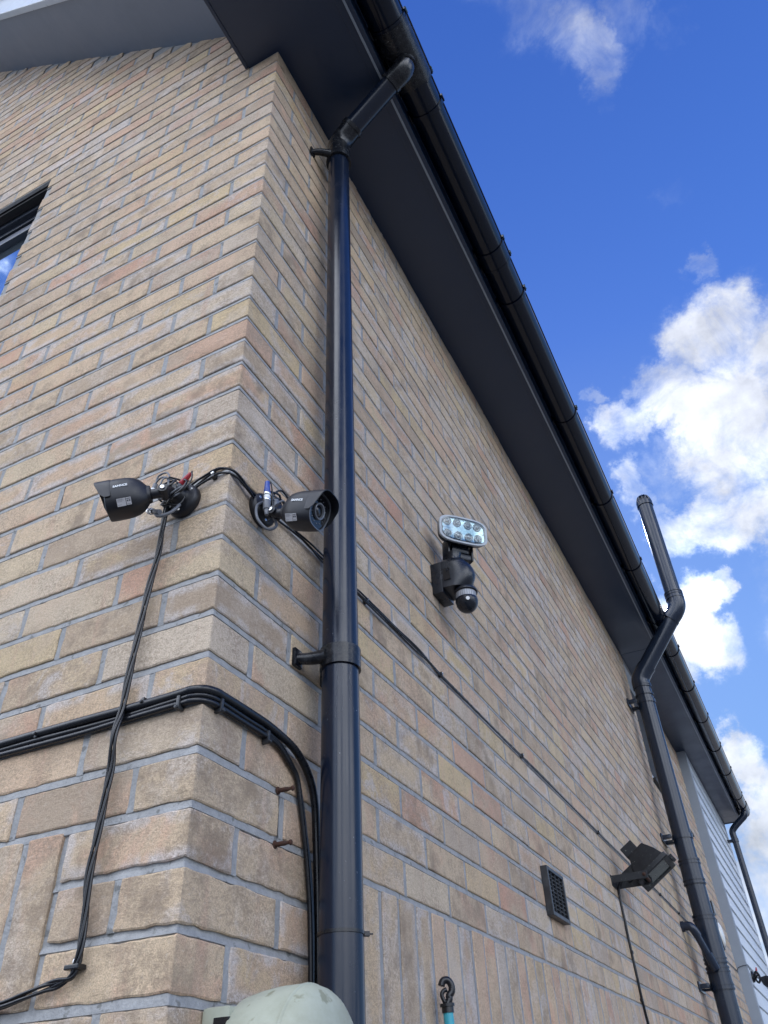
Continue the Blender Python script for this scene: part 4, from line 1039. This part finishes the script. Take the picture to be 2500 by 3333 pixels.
# ------------------------------------------------------------------ vent grille
vg = thing('vent_grille', 'small black plastic louvred air vent standing proud of the bricks', 'vent', (0, 1.74, .42))
y0, y1, z0, z1 = 1.650, 1.825, .350, .488
b = MB(); b.box(0, .022, y0, y0+.011, z0, z1, .0015); b.box(0, .022, y1-.011, y1, z0, z1, .0015); b.box(0, .022, y0+.0112, y1-.0112, z0, z0+.011, .0015); b.box(0, .022, y0+.0112, y1-.0112, z1-.011, z1, .0015); b.build('grille_frame', M['vent'], vg)
b = MB(); b.box(0, .002, y0+.01, y1-.01, z0+.01, z1-.01); b.build('backing', M['glass_dark'], vg)
for k in range(10):
    zz = z0+.0165+k*.0116
    Mx = Matrix.Translation((.012, 0, zz)) @ Matrix.Rotation(R(32), 4, 'Y')
    b = MB(); b.box(-.007, .007, y0+.011, y1-.011, -.0011, .0011, .0004, Mx); b.build('slat', M['vent'], vg)
b = MB()
for yy in (y0+.046, y0+.0875, y0+.129): b.box(.006, .0195, yy-.0015, yy+.0015, z0+.011, z1-.011)
b.build('mullion', M['vent'], vg)

# ------------------------------------------------------------------ meter housing at the foot
mh = thing('alarm_housing', 'weathered pale green plastic dome on a square back box at the foot of the downpipe', 'housing', (0, .11, -.1))
b = MB(); b.box(.001, .042, .062, .215, -.30, -.010, .006); b.build('back_box', M['meter'], mh, smooth=True, angle=30)
b = MB(); b.box(.020, .0430, .0612, .085, -.030, -.022, .001); b.build('slot', M['glass_dark'], mh)
Mx = frame((.042, .122, -.072), (1, 0, 0))
b = MB(); b.lathe([(-.002, .076), (.020, .080), (.045, .0825), (.070, .0825), (.084, .0808), (.094, .0770), (.103, .0705), (.111, .060), (.117, .046), (.121, .030), (.1225, .012), (.1228, .001)], 48, Mx); b.build('dome', M['meter'], mh, smooth=True, angle=60)
b = MB(); b.lathe([(.076, .0823), (.0775, .0832), (.080, .0828), (.0815, .0812)], 48, Mx, cap=False); b.build('seam', M['meter'], mh, smooth=True, angle=60)

# ------------------------------------------------------------------ wall bolts
for (yy, zz, lab) in ((.205, .294, 'upper of two rusty bolts sticking out of the bricks left of the downpipe'), (.204, .212, 'lower of two rusty bolts sticking out of the bricks left of the downpipe')):
    bt = thing('wall_bolt', lab, 'bolt', (0, yy, zz), 'rusty wall bolts')
    Mx = frame((0, yy, zz), (1, .05, -.02))
    b = MB(); b.lathe([(0, .0062), (.0015, .0060), (.002, .0042)], 14, Mx); b.build('washer', M['rust'], bt, smooth=True, angle=35)
    b = MB(); b.lathe([(-.004, .0034)]+[(.002+i*.0012, .0034+(.0004 if i % 2 else 0)) for i in range(15)]+[(.021, .0026), (.026, .0026)], 12, Mx); b.build('shank', M['rust'], bt, smooth=True, angle=35)
    b = MB(); b.lathe([(.025, .0030), (.027, .0044), (.029, .0040), (.0305, .0015)], 8, Mx); b.build('head', M['rust'], bt, smooth=True, angle=35)

# ------------------------------------------------------------------ turquoise pole with black hook
ho = thing('hooked_pole', 'thin turquoise metal pole with a black plastic hook on top leaning on the wall', 'pole', (.03, .76, GZ))
b = MB(); b.tube([(.10, .80, GZ), (.031, .762, .044)], .0095, 18, smooth=False); b.build('pole', M['tube_teal'], ho, smooth=True, angle=40)
b = MB(); b.tube([(.0315, .762, .036), (.031, .7618, .048)], .0112, 18, smooth=False); b.tube([(.031, .7618, .046), (.0308, .7616, .051)], .0140, 18, smooth=False); b.build('collar', M['cable'], ho, smooth=True, angle=40)
hk = []
Mh = Matrix.Translation((.031, .7615, .074))
wx = Vector((.82, .57, 0)); 
for a, r_ in ((-105, .010), (-60, .0125), (-20, .0140), (20, .0150), (60, .0155), (95, .0150), (125, .0140), (155, .0125)):
    hk.append(Vector((.031, .7615, .0745))+wx*(r_*.78*math.cos(R(a))-.000)+Vector((0, 0, 1))*(r_*1.0*math.sin(R(a))))
b = MB(); b.tube([Vector((.031, .7616, .050)), Vector((.031, .7616, .058))+wx*.005]+hk[1:], .0066, 12, 5); 
b.tube([Vector((.031, .7616, .052))-wx*.004, Vector((.031, .7616, .064))-wx*.009, Vector((.031, .7616, .071))-wx*.006, Vector((.031, .7616, .074))+wx*.001], .0040, 10, 5)
b.build('hook', M['cable'], ho, smooth=True)

# ------------------------------------------------------------------ round bulkhead lamp beyond the soil pipe
bk = thing('bulkhead_light', 'round bulkhead wall light with pale glass half hidden behind the soil pipe', 'wall light', (0, 6.02, .93))
Mx = frame((0, 6.02, .93), (1, 0, 0))
b = MB(); b.lathe([(0, .10), (.045, .105), (.060, .100), (.060, .085), (.050, .084)], 32, Mx, cap=False); b.build('rim', M['lamp_black'], bk, smooth=True, angle=40)
b = MB(); b.lathe([(.045, .084), (.062, .078), (.072, .055), (.076, .02), (.076, .001)], 32, Mx); b.build('glass', M['bulkhead'], bk, smooth=True)
b = MB(); b.box(.0, .070, 5.86, 5.96, 1.045, 1.13, .004); b.build('sensor', M['lamp_black'], bk)

# ------------------------------------------------------------------ cobweb threads and splashes on the near pipe
cw = thing('cobweb', 'fine pale cobweb threads on the downpipe just below its lower bracket', 'cobweb', (PX+.02, PY-.03, .50))
rr = random.Random(4)
def on_pipe(a, z, k=1.012): return (PX+PR*k*math.cos(a), PY-PR*k*math.sin(a), z)
for j in range(5):
    a = R(25+rr.uniform(-8, 55)); z = .525-rr.uniform(0, .02); pts = []
    for i in range(7):
        pts.append(on_pipe(a, z, 1.012+.01*rr.random())); a += R(rr.uniform(-7, 7)); z -= rr.uniform(.008, .017)
    b = MB(); b.tube(pts, .00022, 4, 3); b.build('thread', M['cable_grey'], cw)
